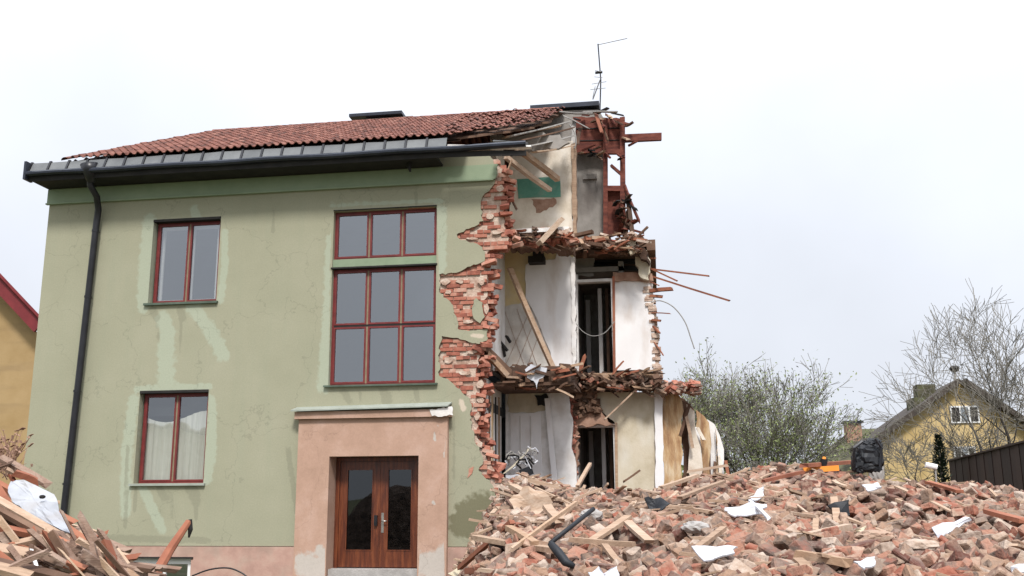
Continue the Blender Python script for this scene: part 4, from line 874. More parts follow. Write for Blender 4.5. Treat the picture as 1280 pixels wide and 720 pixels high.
def chunk_template(kind):
    """chamfered block 24 verts"""
    L_, W_, H_ = kind
    c = min(L_, W_, H_)*.13; vs = []
    for sx in (-1, 1):
        for sy in (-1, 1):
            for sz in (-1, 1):
                vs += [(sx*(L_/2-c), sy*(W_/2-c), sz*H_/2), (sx*(L_/2-c), sy*W_/2, sz*(H_/2-c)), (sx*L_/2, sy*(W_/2-c), sz*(H_/2-c))]
    bm = bmesh.new()
    for v in vs: bm.verts.new(v)
    bmesh.ops.convex_hull(bm, input=bm.verts); bm.verts.index_update()
    V = np.array([v.co[:] for v in bm.verts]); Fc = [[v.index for v in f.verts] for f in bm.faces]; bm.free(); return V, Fc
def jitter_block(L_, W_, H_, amt, r_):
    V, Fc = chunk_template((L_, W_, H_)); V = V.copy()
    # shear corners together so faces stay readable
    sgn = np.sign(V); key = (sgn[:, 0] > 0)*4+(sgn[:, 1] > 0)*2+(sgn[:, 2] > 0)
    off = r_.uniform(-1, 1, (8, 3))*np.array([L_, W_, H_])*amt; V += off[key]; V += r_.uniform(-1, 1, V.shape)*min(L_, W_, H_)*.05
    return V, Fc
kinds = []
for i in range(9): kinds.append(jitter_block(.24, .115, .068, .04, rng))
for i in range(17): kinds.append(jitter_block(rng.uniform(.09, .18), .11, .066, .10, rng))
for i in range(6): kinds.append(jitter_block(rng.uniform(.14, .24), rng.uniform(.10, .13), rng.uniform(.06, .10), .12, rng))
for i in range(14): kinds.append(jitter_block(rng.uniform(.04, .09), rng.uniform(.03, .07), rng.uniform(.025, .05), .2, rng))
for i in range(10): kinds.append(jitter_block(rng.uniform(.18, .25), rng.uniform(.08, .115), rng.uniform(.05, .07), .05, rng))
for i in range(6): kinds.append(jitter_block(rng.uniform(.08, .16), rng.uniform(.06, .10), rng.uniform(.02, .035), .2, rng))
kmesh = []
for V, Fc in kinds:
    me = bpy.data.meshes.new('brick'); me.from_pydata(V.tolist(), [], Fc); me.update(); me.materials.append(M['rubble']); kmesh.append(me)
def rotm(r_, flat=.55):
    yaw = r_.uniform(0, 2*np.pi); t = r_.normal(0, flat, 2)
    return (Matrix.Rotation(yaw, 3, 'Z')@Matrix.Rotation(t[0], 3, 'X')@Matrix.Rotation(t[1], 3, 'Y'))
def in_view(x, y, lim=(-60, 1340)):
    d = Vector((x, y+D, 0)); a = d.dot(rx)/max(.1, d.dot(fw))*F+640; return lim[0] < a < lim[1]
big = []; rest_v = []; rest_f = []; base = 0
cands = []
def scatter(n, r0_, r1_, hfun, xr=None, smallp=.25, lift=(-.03, .07)):
    out = []
    while len(out) < n:
        r = math.sqrt(random.uniform(r0_**2, r1_**2)); az = R(random.uniform(-13, 22)) ; x = r*math.tan(az); y = r-D
        if xr and not (xr[0] < x < xr[1]): continue
        h_ = float(hfun(np.array(x), np.array(y)))
        if h_ < .12: continue
        if y > 1.75 and x < .1: continue
        if y > -.25 and x < -2.7: continue
        out.append((x, y, h_))
    return out
pts = scatter(9500, 4.8, 18.5, pile_h)+scatter(3600, 4.8, 9.5, pile_h)+scatter(1500, 11, 16, pile_h)
random.shuffle(pts); pts.sort(key=lambda p: round(p[1]*2))
nbig = 0
for i, (x, y, h_) in enumerate(pts):
    k = int(rng.integers(0, len(kinds))); 
    if k >= 32 and y+D > 11: k = int(rng.integers(0, 26))
    z = h_+random.uniform(-.07, .07); rm = rotm(rng, .62)
    near = 5.9 < y+D < 8.6 and in_view(x, y, (560, 1300)) and (k < 32 or k > 45) and z > h_-.01
    if near and nbig < 300:
        o = bpy.data.objects.new('brick', kmesh[k]); C.objects.link(o); o.matrix_world = Matrix.Translation((x, y, z))@rm.to_4x4()
        lab = 'broken dusty brick lying loose on the near slope of the rubble heap' if k < 26 else 'rough lump of mortared masonry on the near slope of the rubble heap'
        tag(o, lab, 'brick' if k < 26 else 'masonry lump', 'broken bricks on the near slope of the heap' if k < 26 else 'masonry lumps on the near slope of the heap'); nbig += 1
        continue
    V, Fc = kinds[k]; Vw = V@np.array(rm).T+np.array([x, y, z]); rest_v.append(Vw); rest_f += [[base+a for a in f] for f in Fc]; base += len(V)
me = bpy.data.meshes.new('brick_rubble'); me.from_pydata(np.concatenate(rest_v).tolist(), [], rest_f); me.update(); me.materials.append(M['rubble'])
o = bpy.data.objects.new('brick_rubble', me); C.objects.link(o); tag(o, 'great heap of broken brick and mortar spilling right from the torn house', 'rubble', kind='stuff')
# splinters of timber all through the heap (scraps past counting)
m_ = MB()
for i in range(520):
    (x, y, h_), = scatter(1, 4, 17.5, pile_h); a = random.uniform(0, math.pi); Ls = random.uniform(.15, .6)
    if random.random() < .5:
        while not (y > -7.5 and x < 1.5): (x, y, h_), = scatter(1, 4, 17.5, pile_h)
    c = Vector((x, y, h_+random.uniform(.03, .14))); d_ = Vector((math.cos(a), math.sin(a), random.uniform(-.3, .45)))*Ls/2
    m_.bar(c-d_, c+d_, random.uniform(.02, .07), random.uniform(.01, .03), rough=.02, segs=2, bend=.01)
m_.build('wood_splinters', 'freshwood', None, label='pale splinters and lath scraps strewn all over the brick heap', cat='wood scraps', kind='stuff')

# ---- planks and boards in the heap, each a thing
def hp(px, py, Y, dz=0): return at(px, py, Y)+Vector((0, 0, dz))
HEAP = .08
def on_heap(px, py):
    """point where the measured sight line meets the heap"""
    best = None
    for r in np.arange(4.5, 16.2, .04):
        p = at(px, py, r-D)
        if p.z <= float(pile_h(np.array(p.x), np.array(p.y)))+HEAP: return p
    return at(px, py, -1.5)
def plank(a, b, wd, tk, m, label, lift=.06, cat='plank', name='plank', segs=4, rough=.025, bend=.006, tilt=(0, 0, 1)):
    p, q = on_heap(*a), on_heap(*b); 
    if abs(p.y-q.y) > 3.0: # keep a sane length: pull the far end in
        far = p if p.y > q.y else q; near_ = q if far is p else p; yy = near_.y+1.2; nn_ = at(*(a if far is p else b), yy)
        if far is p: p = nn_
        else: q = nn_
    return MB().bar(p+Vector((0, 0, lift)), q+Vector((0, 0, lift)), wd, tk, up=tilt, rough=rough, segs=segs, bend=bend).build(name, m, None, label=label, cat=cat)
plank((594, 686), (702, 706), .10, .04, 'freshwood', 'long pale board jutting left over the lower edge of the heap', .1)
plank((716, 690), (792, 697), .07, .04, 'freshwood', 'pale board lying level just right of the black pipe foot', .1)
plank((740, 692), (786, 660), .08, .03, 'freshwood', 'pale board slanting up right behind the level board', .1)
plank((636, 672), (668, 692), .07, .04, 'wood', 'grey brown board end slanting down at the left toe of the heap', .08)
plank((684, 646), (700, 665), .09, .04, 'freshwood', 'short pale board end stuck left of the black pipe', .1)
plank((784, 664), (812, 690), .08, .03, 'freshwood', 'pale board slanting down right beside the pale slanting board', .08)
plank((1002, 684), (1062, 668), .06, .05, 'freshwood', 'pale splintered beam lying among bricks in the middle of the heap', .06)
plank((590, 718), (700, 708), .16, .05, 'rustwood', 'dark red painted board lying flat along the lower left edge of the heap', .03)
plank((575, 716), (640, 660), .05, .04, 'rustwood', 'red brown lath rising along the left toe of the heap', .05)
plank((640, 700), (720, 640), .03, .03, 'wood', 'thin grey lath crossing the left slope of the heap', .08)
plank((660, 612), (700, 622), .09, .04, 'freshwood', 'broken pale board at the foot of the white ground floor wall', .12)
plank((640, 620), (680, 640), .1, .05, 'freshwood', 'thick pale board below the broken brick corner', .12)
plank((722, 618), (738, 588), .05, .04, 'freshwood', 'short pale board leaning in the ground floor doorway', .1)
plank((860, 598), (910, 590), .06, .04, 'freshwood', 'pale lath lying on the crest before the tan wall', .1)
plank((826, 620), (872, 604), .07, .04, 'freshwood', 'pale board slanting up on the crest below the white post', .1)
plank((850, 636), (905, 612), .06, .03, 'freshwood', 'pale board slanting up right below the crest', .1)
plank((780, 612), (800, 598), .04, .03, 'oldwood', 'dark twisted lath poking up below the beige wall', .12)
plank((1006, 596), (1086, 588), .12, .05, 'rustwood', 'long reddish board on the crest under the orange bar', .14)
plank((955, 612), (1005, 600), .06, .04, 'rustwood', 'reddish lath on the crest left of the orange bar', .1)
plank((938, 640), (962, 664), .03, .02, 'sheet', 'thin white strip slanting down in the middle of the heap', .1)
plank((1160, 610), (1200, 622), .10, .04, 'rustwood', 'reddish board on the right side of the crest', .08)
plank((1236, 650), (1279, 662), .10, .04, 'rustwood', 'red brown board at the right edge of the picture', .08)
plank((1000, 705), (1060, 716), .08, .05, 'wood', 'brown beam end low in the middle of the heap', .06)
plank((870, 700), (905, 672), .05, .03, 'freshwood', 'narrow pale lath above the folded white sheet', .07)
# black pipe with a foot
bp = empty('black_pipe', label='thin black pipe with a curved foot stuck in the heap left of centre', cat='pipe')
a_, b_ = on_heap(688, 688), on_heap(742, 636); a_ = at(688, 688, a_.y-.9); b_ = at(742, 636, a_.y+.5)
MB().tube([a_+Vector((0, 0, .05)), b_], .017, 8).build('tube', 'tarp', bp, smooth=True)
a2 = at(712, 702, a_.y-.1); MB().tube([a_+Vector((0, 0, .05)), a_.lerp(a2, .4)+Vector((0, 0, .02)), a_.lerp(a2, .8)+Vector((0, 0, -.02)), a2+Vector((.03, 0, -.03))], [.024, .034, .032, .02], 8).build('foot', 'tarp', bp, smooth=True)

HEAP = .17
# ---- sheets and odd bits
def sheet(name, pts, m, label, lift=.2, cat='sheet', tilt=.35, Y=None, crump=.03, tk=.012):
    cx_ = sum(p[0] for p in pts)/len(pts); cy_ = sum(p[1] for p in pts)/len(pts)
    c = on_heap(cx_, cy_) if Y is None else at(cx_, cy_, Y); c = c+Vector((0, 0, lift)) if Y is None else c
    ym = max(p[1] for p in pts); P = []
    for (x, y) in pts:
        yy = c.y+(cy_-y)/F*(c.y+D)*(.25 if Y is None else 1)/max(tilt, .15)*.9 ; P.append(at(x, y, yy))
    cc_ = sum(P, Vector())/len(P); n = len(P); vs = []; fs = []; rings = 5
    dense = []
    for i in range(n):
        for k in range(3): dense.append(P[i].lerp(P[(i+1) % n], k/3)+Vector([random.uniform(-.012, .012) for _ in range(3)]))
    nD = len(dense)
    for rI in range(rings):
        s = 1-rI/rings
        for q in dense:
            v = cc_.lerp(q, s); h_ = noise.noise(v*6)*crump; vs.append(v+Vector((0, -.6, .8))*h_)
    vs.append(cc_+Vector((0, -.6, .8))*noise.noise(cc_*6)*crump)
    for rI in range(rings-1):
        for i in range(nD): fs.append((rI*nD+i, rI*nD+(i+1) % nD, (rI+1)*nD+(i+1) % nD, (rI+1)*nD+i))
    for i in range(nD): fs.append(((rings-1)*nD+i, (rings-1)*nD+(i+1) % nD, rings*nD))
    b0 = len(vs); N_ = Vector((0, .5, -.85))*tk; vs += [v+N_ for v in vs]; fs += [tuple(b0+i for i in f[::-1]) for f in fs]
    fs += [(i, b0+i, b0+(i+1) % nD, (i+1) % nD) for i in range(nD)]
    return MB().add(vs, fs).build(name, m, None, label=label, cat=cat)
sheet('white_sheet', [(866, 684), (880, 679), (922, 683), (916, 690), (896, 699), (878, 698)], 'sheet', 'folded white sheet low in the middle of the heap')
sheet('white_sheet', [(906, 634), (936, 630), (960, 633), (952, 641), (922, 645), (910, 642)], 'sheet', 'broad white sheet high on the heap right of the ruin')
sheet('white_sheet', [(934, 622), (955, 608), (955, 618), (944, 627)], 'sheet', 'small triangular white scrap on the crest above the broad sheet')
sheet('white_sheet', [(1164, 661), (1206, 646), (1216, 650), (1188, 668), (1172, 674)], 'sheet', 'white board fragment standing proud on the right of the heap')
sheet('white_sheet', [(1068, 704), (1092, 697), (1096, 704), (1078, 711)], 'sheet', 'crumpled white scrap near the bottom of the heap')
sheet('white_sheet', [(1262, 712), (1280, 704), (1288, 712), (1270, 722)], 'sheet', 'white scrap in the lower right corner of the heap')
sheet('white_sheet', [(735, 716), (748, 706), (757, 718), (770, 708), (776, 722), (740, 724)], 'sheet', 'torn white packaging poking up at the bottom edge')
sheet('white_sheet', [(1078, 606), (1096, 604), (1102, 610), (1086, 614)], 'sheet', 'flat white scrap on the crest below the black bundle')
sheet('white_sheet', [(560, 718), (575, 705), (590, 716), (580, 724)], 'beige', 'crumpled yellowish scrap at the far left toe of the heap')
sheet('dark_sheet', [(806, 622), (824, 618), (838, 632), (826, 640), (812, 634)], 'tarp', 'black crumpled plastic on the slope below the white post', crump=.1, cat='plastic')
sheet('dark_sheet', [(1036, 628), (1060, 624), (1064, 640), (1046, 646)], 'tarp', 'black crumpled plastic in the middle of the upper heap', crump=.1, cat='plastic')
sheet('insulation_lump', [(636, 622), (654, 610), (676, 616), (690, 626), (668, 646), (650, 652)], 'freshwood', 'pale crumpled board under the torn brick corner', crump=.12, cat='board')
sheet('insulation_scrap', [(1068, 660), (1085, 654), (1080, 663)], 'beige', 'small yellowish scrap on the right half of the heap', cat='board')
def lump(name, c, sx, sy, sz, m, label, cat, nz_=.3, sub=3, fr=3.0, parent=None, sq=1.0):
    bm = bmesh.new(); bmesh.ops.create_icosphere(bm, subdivisions=sub, radius=1)
    for v in bm.verts:
        v.co = Vector([math.copysign(abs(q)**sq, q) for q in v.co])
        k = 1+noise.noise(v.co*fr+Vector(c))*nz_+noise.noise(v.co*fr*2.7)*nz_*.5; v.co = Vector((v.co.x*sx*k, v.co.y*sy*k, v.co.z*sz*k))+Vector(c)
    me = bpy.data.meshes.new(name); bm.to_mesh(me); bm.free(); o = bpy.data.objects.new(name, me); C.objects.link(o); me.materials.append(M[m])
    if parent: o.parent = parent
    return tag(o, label, cat)
HEAP = .06
for (px, py, s1, s2, m, lb) in [(1094, 684, .14, .05, 'rubble', 'rounded mortared brick lump in the middle of the near slope'), (1150, 697, .13, .05, 'rubble', 'rounded brick lump lying right of the other rounded lump'), (1096, 598, .11, .20, 'concrete', 'upright grey concrete lump on the crest under the black bundle'),
                             (870, 672, .11, .05, 'concrete', 'grey concrete lump above the folded white sheet'), (740, 655, .11, .06, 'concrete', 'grey concrete lump on the slope right of the black pipe')]:
    c = on_heap(px, py)+Vector((0, 0, .03)); lump('masonry_lump', c+Vector((0, 0, .05)), s1, s1*.7, s2, m, lb, 'masonry lump', .25)
# black bundle and orange bar on the crest
yb = -3.0; c = at(1084, 570, yb)
tb_ = empty('black_bundle', label='black plastic covered bundle standing on the crest before the yellow house', cat='bundle')
lump('bundle_cover', c+Vector((.02, 0, -.02)), .17, .15, .19, 'tarp', None, None, .22, 4, 2.6, parent=tb_, sq=.6)
lump('bundle_cover', at(1090, 558, yb), .12, .12, .10, 'tarp', None, None, .25, 4, 3.5, parent=tb_, sq=.7)
lump('bundle_cover', at(1074, 578, yb), .09, .12, .14, 'tarp', None, None, .25, 4, 3.5, parent=tb_, sq=.6)
MB().tube([at(1066, 584, yb-.2), at(1068, 560, yb-.25), at(1078, 552, yb-.2)], .02, 6).tube([at(1100, 584, yb-.2), at(1102, 560, yb-.2), at(1094, 548, yb-.2)], .018, 6).build('frame_tube', 'black', tb_)
ob = empty('orange_barrier', label='orange plastic bar with a dark knob lying on the crest', cat='barrier')
p, q = at(1004, 588, -3.4), at(1048, 585, -3.4); MB().bar(p, q, .08, .07).build('bar', 'orange', ob)
MB().tube([at(1030, 586, -3.4), at(1030, 574, -3.4)], [.03, .05], 8).build('knob', 'tarp', ob)
MB().tube([at(1030, 574, -3.4), at(1030.5, 571, -3.4)], [.025, .02], 8).build('knob_top', 'orange', ob)
tb2 = empty('white_tube', label='short white tube on a thin stick above the right crest', cat='tube')
MB().tube([at(1157, 581, -2), at(1171, 584, -2)], .04, 10).build('tube', 'white_paint', tb2)
MB().tube([at(1169, 584, -2), at(1172, 622, -2)], .012, 6).build('stick', 'cable', tb2)

# ================================================================== near left pile of planks
def lp_h(x, y):
    d = np.hypot((x+6.9)/2.6, (y+9.4)/2.6); return 1.9*sm(1.25-d)
grid_mesh('timber_mound', -11, -3.2, -13.5, -6, .2, lp_h, 'soil', kind='structure')
left = [ # (a, b, Y0, Y1, w, t, material, label)
 ((-30, 590), (92, 654), -9.6, -9.4, .09, .05, 'rustwood', 'upper thin red brown batten running down behind the white sheet'),
 ((-30, 610), (176, 728), -10.2, -10.3, .10, .04, 'freshwood', 'long pale batten running down right across the whole plank pile'),
 ((-30, 622), (160, 730), -10.25, -10.35, .07, .05, 'oldwood', 'dark batten lying just under the long pale batten'),
 ((0, 572), (60, 606), -9.3, -9.2, .12, .04, 'dirtywood', 'short weathered board at the top of the plank pile'),
 ((20, 592), (48, 603), -9.5, -9.4, .10, .06, 'rustwood', 'stubby red brown block end above the white sheet'),
 ((-20, 566), (34, 596), -9.0, -9.0, .14, .03, 'freshwood', 'pale board forming the crest of the plank pile at the left edge'),
 ((88, 656), (122, 665), -9.2, -9.2, .03, .02, 'freshwood', 'thin pale splinter poking out right of the white sheet'),
 ((96, 662), (160, 690), -9.3, -9.6, .10, .05, 'dirtywood', 'weathered board at the right flank of the plank pile'),
 ((100, 672), (168, 700), -9.8, -9.9, .09, .04, 'freshwood', 'pale board below the weathered board on the right flank'),
 ((-20, 684), (120, 712), -10.6, -10.6, .16, .05, 'freshwood', 'wide pale board with nail holes across the lower pile'),
 ((40, 690), (50, 722), -10.7, -10.8, .03, .03, 'white_paint', 'thin white rod hanging in front of the wide pale board'),
 ((18, 682), (60, 672), -10.5, -10.4, .10, .06, 'freshwood', 'rounded pale timber lump in the middle of the pile'),
 ((74, 680), (98, 712), -10.6, -10.7, .10, .05, 'dirtywood', 'short board standing slanted below the long battens'),
 ((84, 704), (104, 712), -10.8, -10.8, .07, .06, 'rustwood', 'red brick coloured stub at the end of the short slanted board'),
 ((-20, 640), (60, 664), -10.2, -10.0, .12, .05, 'oldwood', 'dark board buried under the white sheet'),
 ((-20, 655), (40, 668), -10.4, -10.3, .08, .05, 'rustwood', 'reddish board at the left edge below the white sheet'),
 ((-20, 700), (90, 726), -10.9, -10.9, .10, .05, 'oldwood', 'dark board along the bottom left edge'),
 ((130, 700), (190, 725), -10.1, -10.2, .08, .05, 'freshwood', 'pale board end at the lower right of the plank pile'),
 ((0, 716), (60, 690), -11.0, -10.9, .07, .04, 'dirtywood', 'board slanting up from the bottom left corner'),
 ((-10, 600), (14, 640), -9.7, -9.8, .10, .04, 'rustwood', 'red brown board at the left edge beside the white sheet'),
 ((60, 640), (120, 684), -9.9, -9.9, .08, .04, 'rustwood', 'reddish batten under the lower edge of the white sheet'),
 ((110, 694), (160, 716), -10.2, -10.3, .14, .03, 'dirtywood', 'weathered flat board between the long battens'),
 ((-10, 708), (40, 722), -11.0, -11.0, .12, .05, 'freshwood', 'pale plank end in the bottom left corner'),
]
for a, b, Y0, Y1, wd, tk, m, lb in left:
    MB().bar(at(*a, Y0), at(*b, Y1), wd*.62, tk*.8, up=(random.uniform(-.3, .3), -.4, 1), rough=.03, segs=4, bend=.012).build('plank', m, None, label=lb, cat='plank')
for i in range(230):
    x = random.uniform(-30, 165); y0 = np.interp(x, [-30, 0, 60, 90, 160], [572, 585, 640, 668, 700]); y = random.uniform(y0+8, 728); Y = -9.6-(y-600)/90+random.uniform(.1, .4)
    if 0 < x < 100 and y < 675: Y += .35
    a = at(x, y, Y); an_ = random.gauss(-.42, .28) if random.random() < .75 else random.uniform(-1.0, .35); Ls = random.uniform(.15, .7); d_ = Vector((math.cos(an_), random.uniform(-.4, .4), math.sin(an_)))*Ls/2
    MB().bar(a-d_, a+d_, random.uniform(.015, .055), random.uniform(.01, .035), up=(random.uniform(-1, 1), random.uniform(-1, 0), random.uniform(.2, 1)), rough=.03, segs=3, bend=.01).build('broken_board', random.choice(['dirtywood', 'oldwood', 'dirtywood', 'rustwood', 'dirtywood', 'wood', 'dirtywood']), None,
        label='broken board jumbled under the battens of the left plank pile', cat='board', group='broken boards in the left plank pile')
sheet('white_sheet', [(12, 602), (20, 600), (46, 606), (66, 616), (76, 638), (90, 666), (60, 656), (22, 634), (12, 622)], 'grey_sheet', 'large bluish white sheet with a hole lying on the plank pile', Y=-9.95, tilt=.8, crump=.02)
lump('knot_hole', at(53, 621, -9.98), .025, .012, .015, 'soffit', 'small dark hole in the large bluish white sheet', 'hole', .3, 2)
# rust coloured pole leaning up with a hooked end
hk = empty('rusty_pole', label='rust red pole leaning right before the basement window with a hooked black tip', cat='pole')
MB().tube([at(190, 726, -8.5), at(212, 688, -8.2), at(236, 652, -8.0)], [.05, .042, .03], 8).build('shaft', 'rustwood', hk)
MB().tube([at(234, 652, -8.0), at(237.5, 650, -8.0), at(238, 662, -8.0), at(236, 672, -8.0)], [.02, .02, .022, .008], 6).build('hook', 'soffit', hk)
# dry brush at the top left
tw_ = MB()
for i in range(90):
    p = at(random.uniform(-10, 22), random.uniform(565, 600), -8.9+random.uniform(-.3, .5)); q = p+Vector((random.uniform(-.15, .15), random.uniform(-.1, .1), random.uniform(.05, .25)))
    tw_.tube([p, p.lerp(q, .5)+Vector((random.uniform(-.03, .03), 0, 0)), q], [.006, .005, .002], 3)
    if random.random() < .8: tw_.bar(q, q+Vector((random.uniform(-.05, .05), 0, random.uniform(-.03, .04))), .03, .004)
tw_.build('dry_brush', 'peeled', None, label='dry brown twigs and withered leaves atop the left plank pile', cat='brush')

# ================================================================== neighbours and background
nb = empty('ochre_house', label='brown ochre house with a dark red bargeboard behind the left corner', cat='house')
YN = 5.0; v1 = at(-200, 158, YN); v2 = at(50, 415, YN)
W_ = [Vector((x, YN+.15, z)) for x, z in [(v1.x-6, -.0), (v2.x, 0), (v2.x-.05, v2.z-.1), (v1.x, v1.z), (v1.x-6, v1.z-6.1)]]
MB().add(W_+[p+Vector((-9.1, 9.0, 0)) for p in W_], [(0, 1, 2, 3, 4), (9, 8, 7, 6, 5)]+[(i, i+5, (i+1) % 5+5, (i+1) % 5) for i in range(5)]).build('wall', 'ochre2', nb)
for (o0, tk, m, Yo) in ((0, .34, 'verge', YN-.3),):
    d_ = Vector((v2.x-v1.x, 0, v2.z-v1.z)).normalized(); n_ = Vector((-d_.z, 0, d_.x)); n_ = n_ if n_.z > 0 else -n_
    a, b = at(-200, 132, Yo), at(54, 402, Yo)
    MB().add([a, b, b-n_*tk, a-n_*tk]+[p+Vector((0, .06, 0)) for p in (a, b, b-n_*tk, a-n_*tk)], [(3, 2, 1, 0), (4, 5, 6, 7), (0, 1, 5, 4), (1, 2, 6, 5), (2, 3, 7, 6), (3, 0, 4, 7)]).build('bargeboard', m, nb)
    MB().add([a+n_*.08+Vector((0, -.1, 0)), b+n_*.08+Vector((0, -.1, 0)), b+n_*.01+Vector((0, -.1, 0)), a+n_*.01+Vector((0, -.1, 0))]+[p+Vector((-9.1, 9.6, 0)) for p in (a+n_*.08, b+n_*.08, b+n_*.01, a+n_*.01)],
             [(3, 2, 1, 0), (4, 5, 6, 7), (0, 1, 5, 4), (1, 2, 6, 5), (2, 3, 7, 6), (3, 0, 4, 7)]).build('roof', 'verge', nb)

yh = empty('yellow_house', label='yellow gabled house with a dark roof behind the bare trees', cat='house')
YY = 22.0; ap = at(1200, 480, YY); el = at(1102, 549, YY); er = at(1300, 545, YY); ph = .12
def yrot(p):  # turn the house a little about its apex so the left slope shows
    v = Vector(p)-Vector((ap.x, YY, 0)); c, s = math.cos(ph), math.sin(ph); return Vector((v.x*c+v.y*s*1, -v.x*s*0+v.y, v.z))+Vector((ap.x, YY, 0)) if False else Matrix.Rotation(-.0, 3, 'Z')@v+Vector((ap.x, YY, 0))
LEN = 7.0; sk = Vector((.08, 1, 0))  # the house runs back and to the left
def ext(P): return [Vector(p) for p in P]+[Vector(p)+sk*LEN for p in P]
G = [(el.x, YY, 0), (er.x, YY, 0), (er.x, YY, er.z), (ap.x, YY, ap.z), (el.x, YY, el.z)]; n = 5
MB().add(ext(G), [tuple(range(n)), tuple(range(2*n-1, n-1, -1))]+[(i, i+n, (i+1) % n+n, (i+1) % n) for i in range(n)]).build('wall', 'ochre', yh)
for (a, b) in ((Vector((ap.x, YY, ap.z)), Vector((el.x, YY, el.z))), (Vector((ap.x, YY, ap.z)), Vector((er.x, YY, er.z)))):
    d_ = (b-a).normalized(); n_ = Vector((-d_.z, 0, d_.x)); n_ = n_ if n_.z > 0 else -n_
    a1 = a+n_*.02-sk*.45; b1 = b+d_*.5+n_*.02-sk*.45
    P = [a1, b1, b1+n_*.2, a1+n_*.2]; Q = [p+sk*(LEN+.9) for p in P]
    MB().add(P+Q, [(3, 2, 1, 0), (4, 5, 6, 7), (0, 1, 5, 4), (1, 2, 6, 5), (2, 3, 7, 6), (3, 0, 4, 7)]).build('roof', 'dark_roof', yh)
for (x, y, w_, h_) in ((1206, 518, 34, 22), (1206, 566, 26, 16)):
    a = at(x-w_/2, y+h_/2, YY-.02); b = at(x+w_/2, y-h_/2, YY-.02); f = MB().box((a.x, YY-.06, a.z), (b.x, YY-.01, b.z)).build('window', 'white_paint', yh)
    for k in range(3):
        xa = a.x+.05+k*(b.x-a.x-.05)/3; MB().box((xa, YY-.075, a.z+.06), (xa+(b.x-a.x)/3-.08, YY-.062, b.z-.06)).build('pane', 'soffit' if k != 1 else 'glass', f)
cpx = at(1158, 484, YY+2); MB().box((cpx.x-.35, YY+2, cpx.z-1.4), (cpx.x+.35, YY+2.7, cpx.z+.12)).build('chimney', 'moss_roof', yh)
cpx = at(1150, 494, YY+1); MB().box((cpx.x-.15, YY+1.4, cpx.z-1.2), (cpx.x+.35, YY+2.6, cpx.z-.05)).build('dormer', 'moss_roof', yh)
pc = at(1194, 478, YY+1.5); pt = at(1193, 461, YY+1.5)
MB().tube([(pc.x, pc.y, pc.z-.4), tuple(pt)], .05, 6).build('flue_pipe', 'cable', yh)
lump('flue_cowl', pt, .19, .19, .14, 'soffit', None, None, .1, 2, parent=yh)

mh = empty('mossy_house', label='low house with a mossy dark roof and chimney left of the yellow house', cat='house')
YM = 30.0; P = [at(1000, 592, YM), at(1062, 538, YM), at(1095, 526, YM+3), at(1112, 560, YM+3), at(1112, 600, YM), at(1000, 606, YM)]
a, b, c_, d_ = at(985, 600, YM), at(1066, 536, YM+4), at(1110, 536, YM+4), at(1075, 600, YM-2)
Pm = [a, b, c_, d_]; MB().add(Pm+[p-Vector((0, 0, .25)) for p in Pm], [(3, 2, 1, 0), (4, 5, 6, 7), (0, 1, 5, 4), (1, 2, 6, 5), (2, 3, 7, 6), (3, 0, 4, 7)]).build('roof', 'moss_roof', mh)
MB().add([Vector((p.x, p.y, p.z-.26)) for p in Pm]+[Vector((p.x, p.y, 0)) for p in Pm], [(3, 2, 1, 0), (4, 5, 6, 7), (0, 1, 5, 4), (1, 2, 6, 5), (2, 3, 7, 6), (3, 0, 4, 7)]).build('wall', 'moss_roof', mh)
a, b = at(1058, 542, YM+2.5), at(1076, 529, YM+2.5); cm = MB().box((a.x, YM+2.4, a.z-1), (b.x, YM+3.1, b.z)).build('chimney', 'peeled', mh)
MB().box((a.x-.1, YM+2.3, b.z), (b.x+.1, YM+3.2, b.z+.12)).build('chimney_cap', 'dark_metal', cm)

oh = empty('street_house', label='pale house across the street, seen only mirrored in the windows', cat='house')
MB().prism([(-54, 0), (-27, 0), (-27, 4.9), (-40, 6.9), (-54, 4.9)], -62, -50).build('wall', 'beige', oh)
MB().prism([(-55, 4.7), (-40, 7.0), (-26, 4.7), (-26, 5.0), (-40, 7.3), (-55, 5.0)], -62.5, -49.5).build('roof', 'dark_roof', oh)
# dark fence on the right
fe = empty('board_fence', label='dark brown close boarded fence at the right edge behind the heap', cat='fence')
p0, p1 = at(1186, 577, 11.5), at(1330, 541, 3.0); n_ = 26
for i in range(n_):
    a = p0.lerp(p1, i/n_); b = p0.lerp(p1, (i+.97)/n_); o_ = Vector((-.012, -.006, 0)) if i % 2 else Vector()
    MB().add([Vector((a.x, a.y, 0))+o_, Vector((b.x, b.y, 0))+o_, b+o_, a+o_]+[q+o_+Vector((.03, .015, 0)) for q in (Vector((a.x, a.y, 0)), Vector((b.x, b.y, 0)), b, a)],
             [(3, 2, 1, 0), (4, 5, 6, 7), (0, 1, 5, 4), (1, 2, 6, 5), (2, 3, 7, 6), (3, 0, 4, 7)]).build('board', 'fence', fe)
MB().bar(p0+Vector((0, -.05, .02)), p1+Vector((0, -.05, .02)), .12, .04).build('top_rail', 'fence', fe)

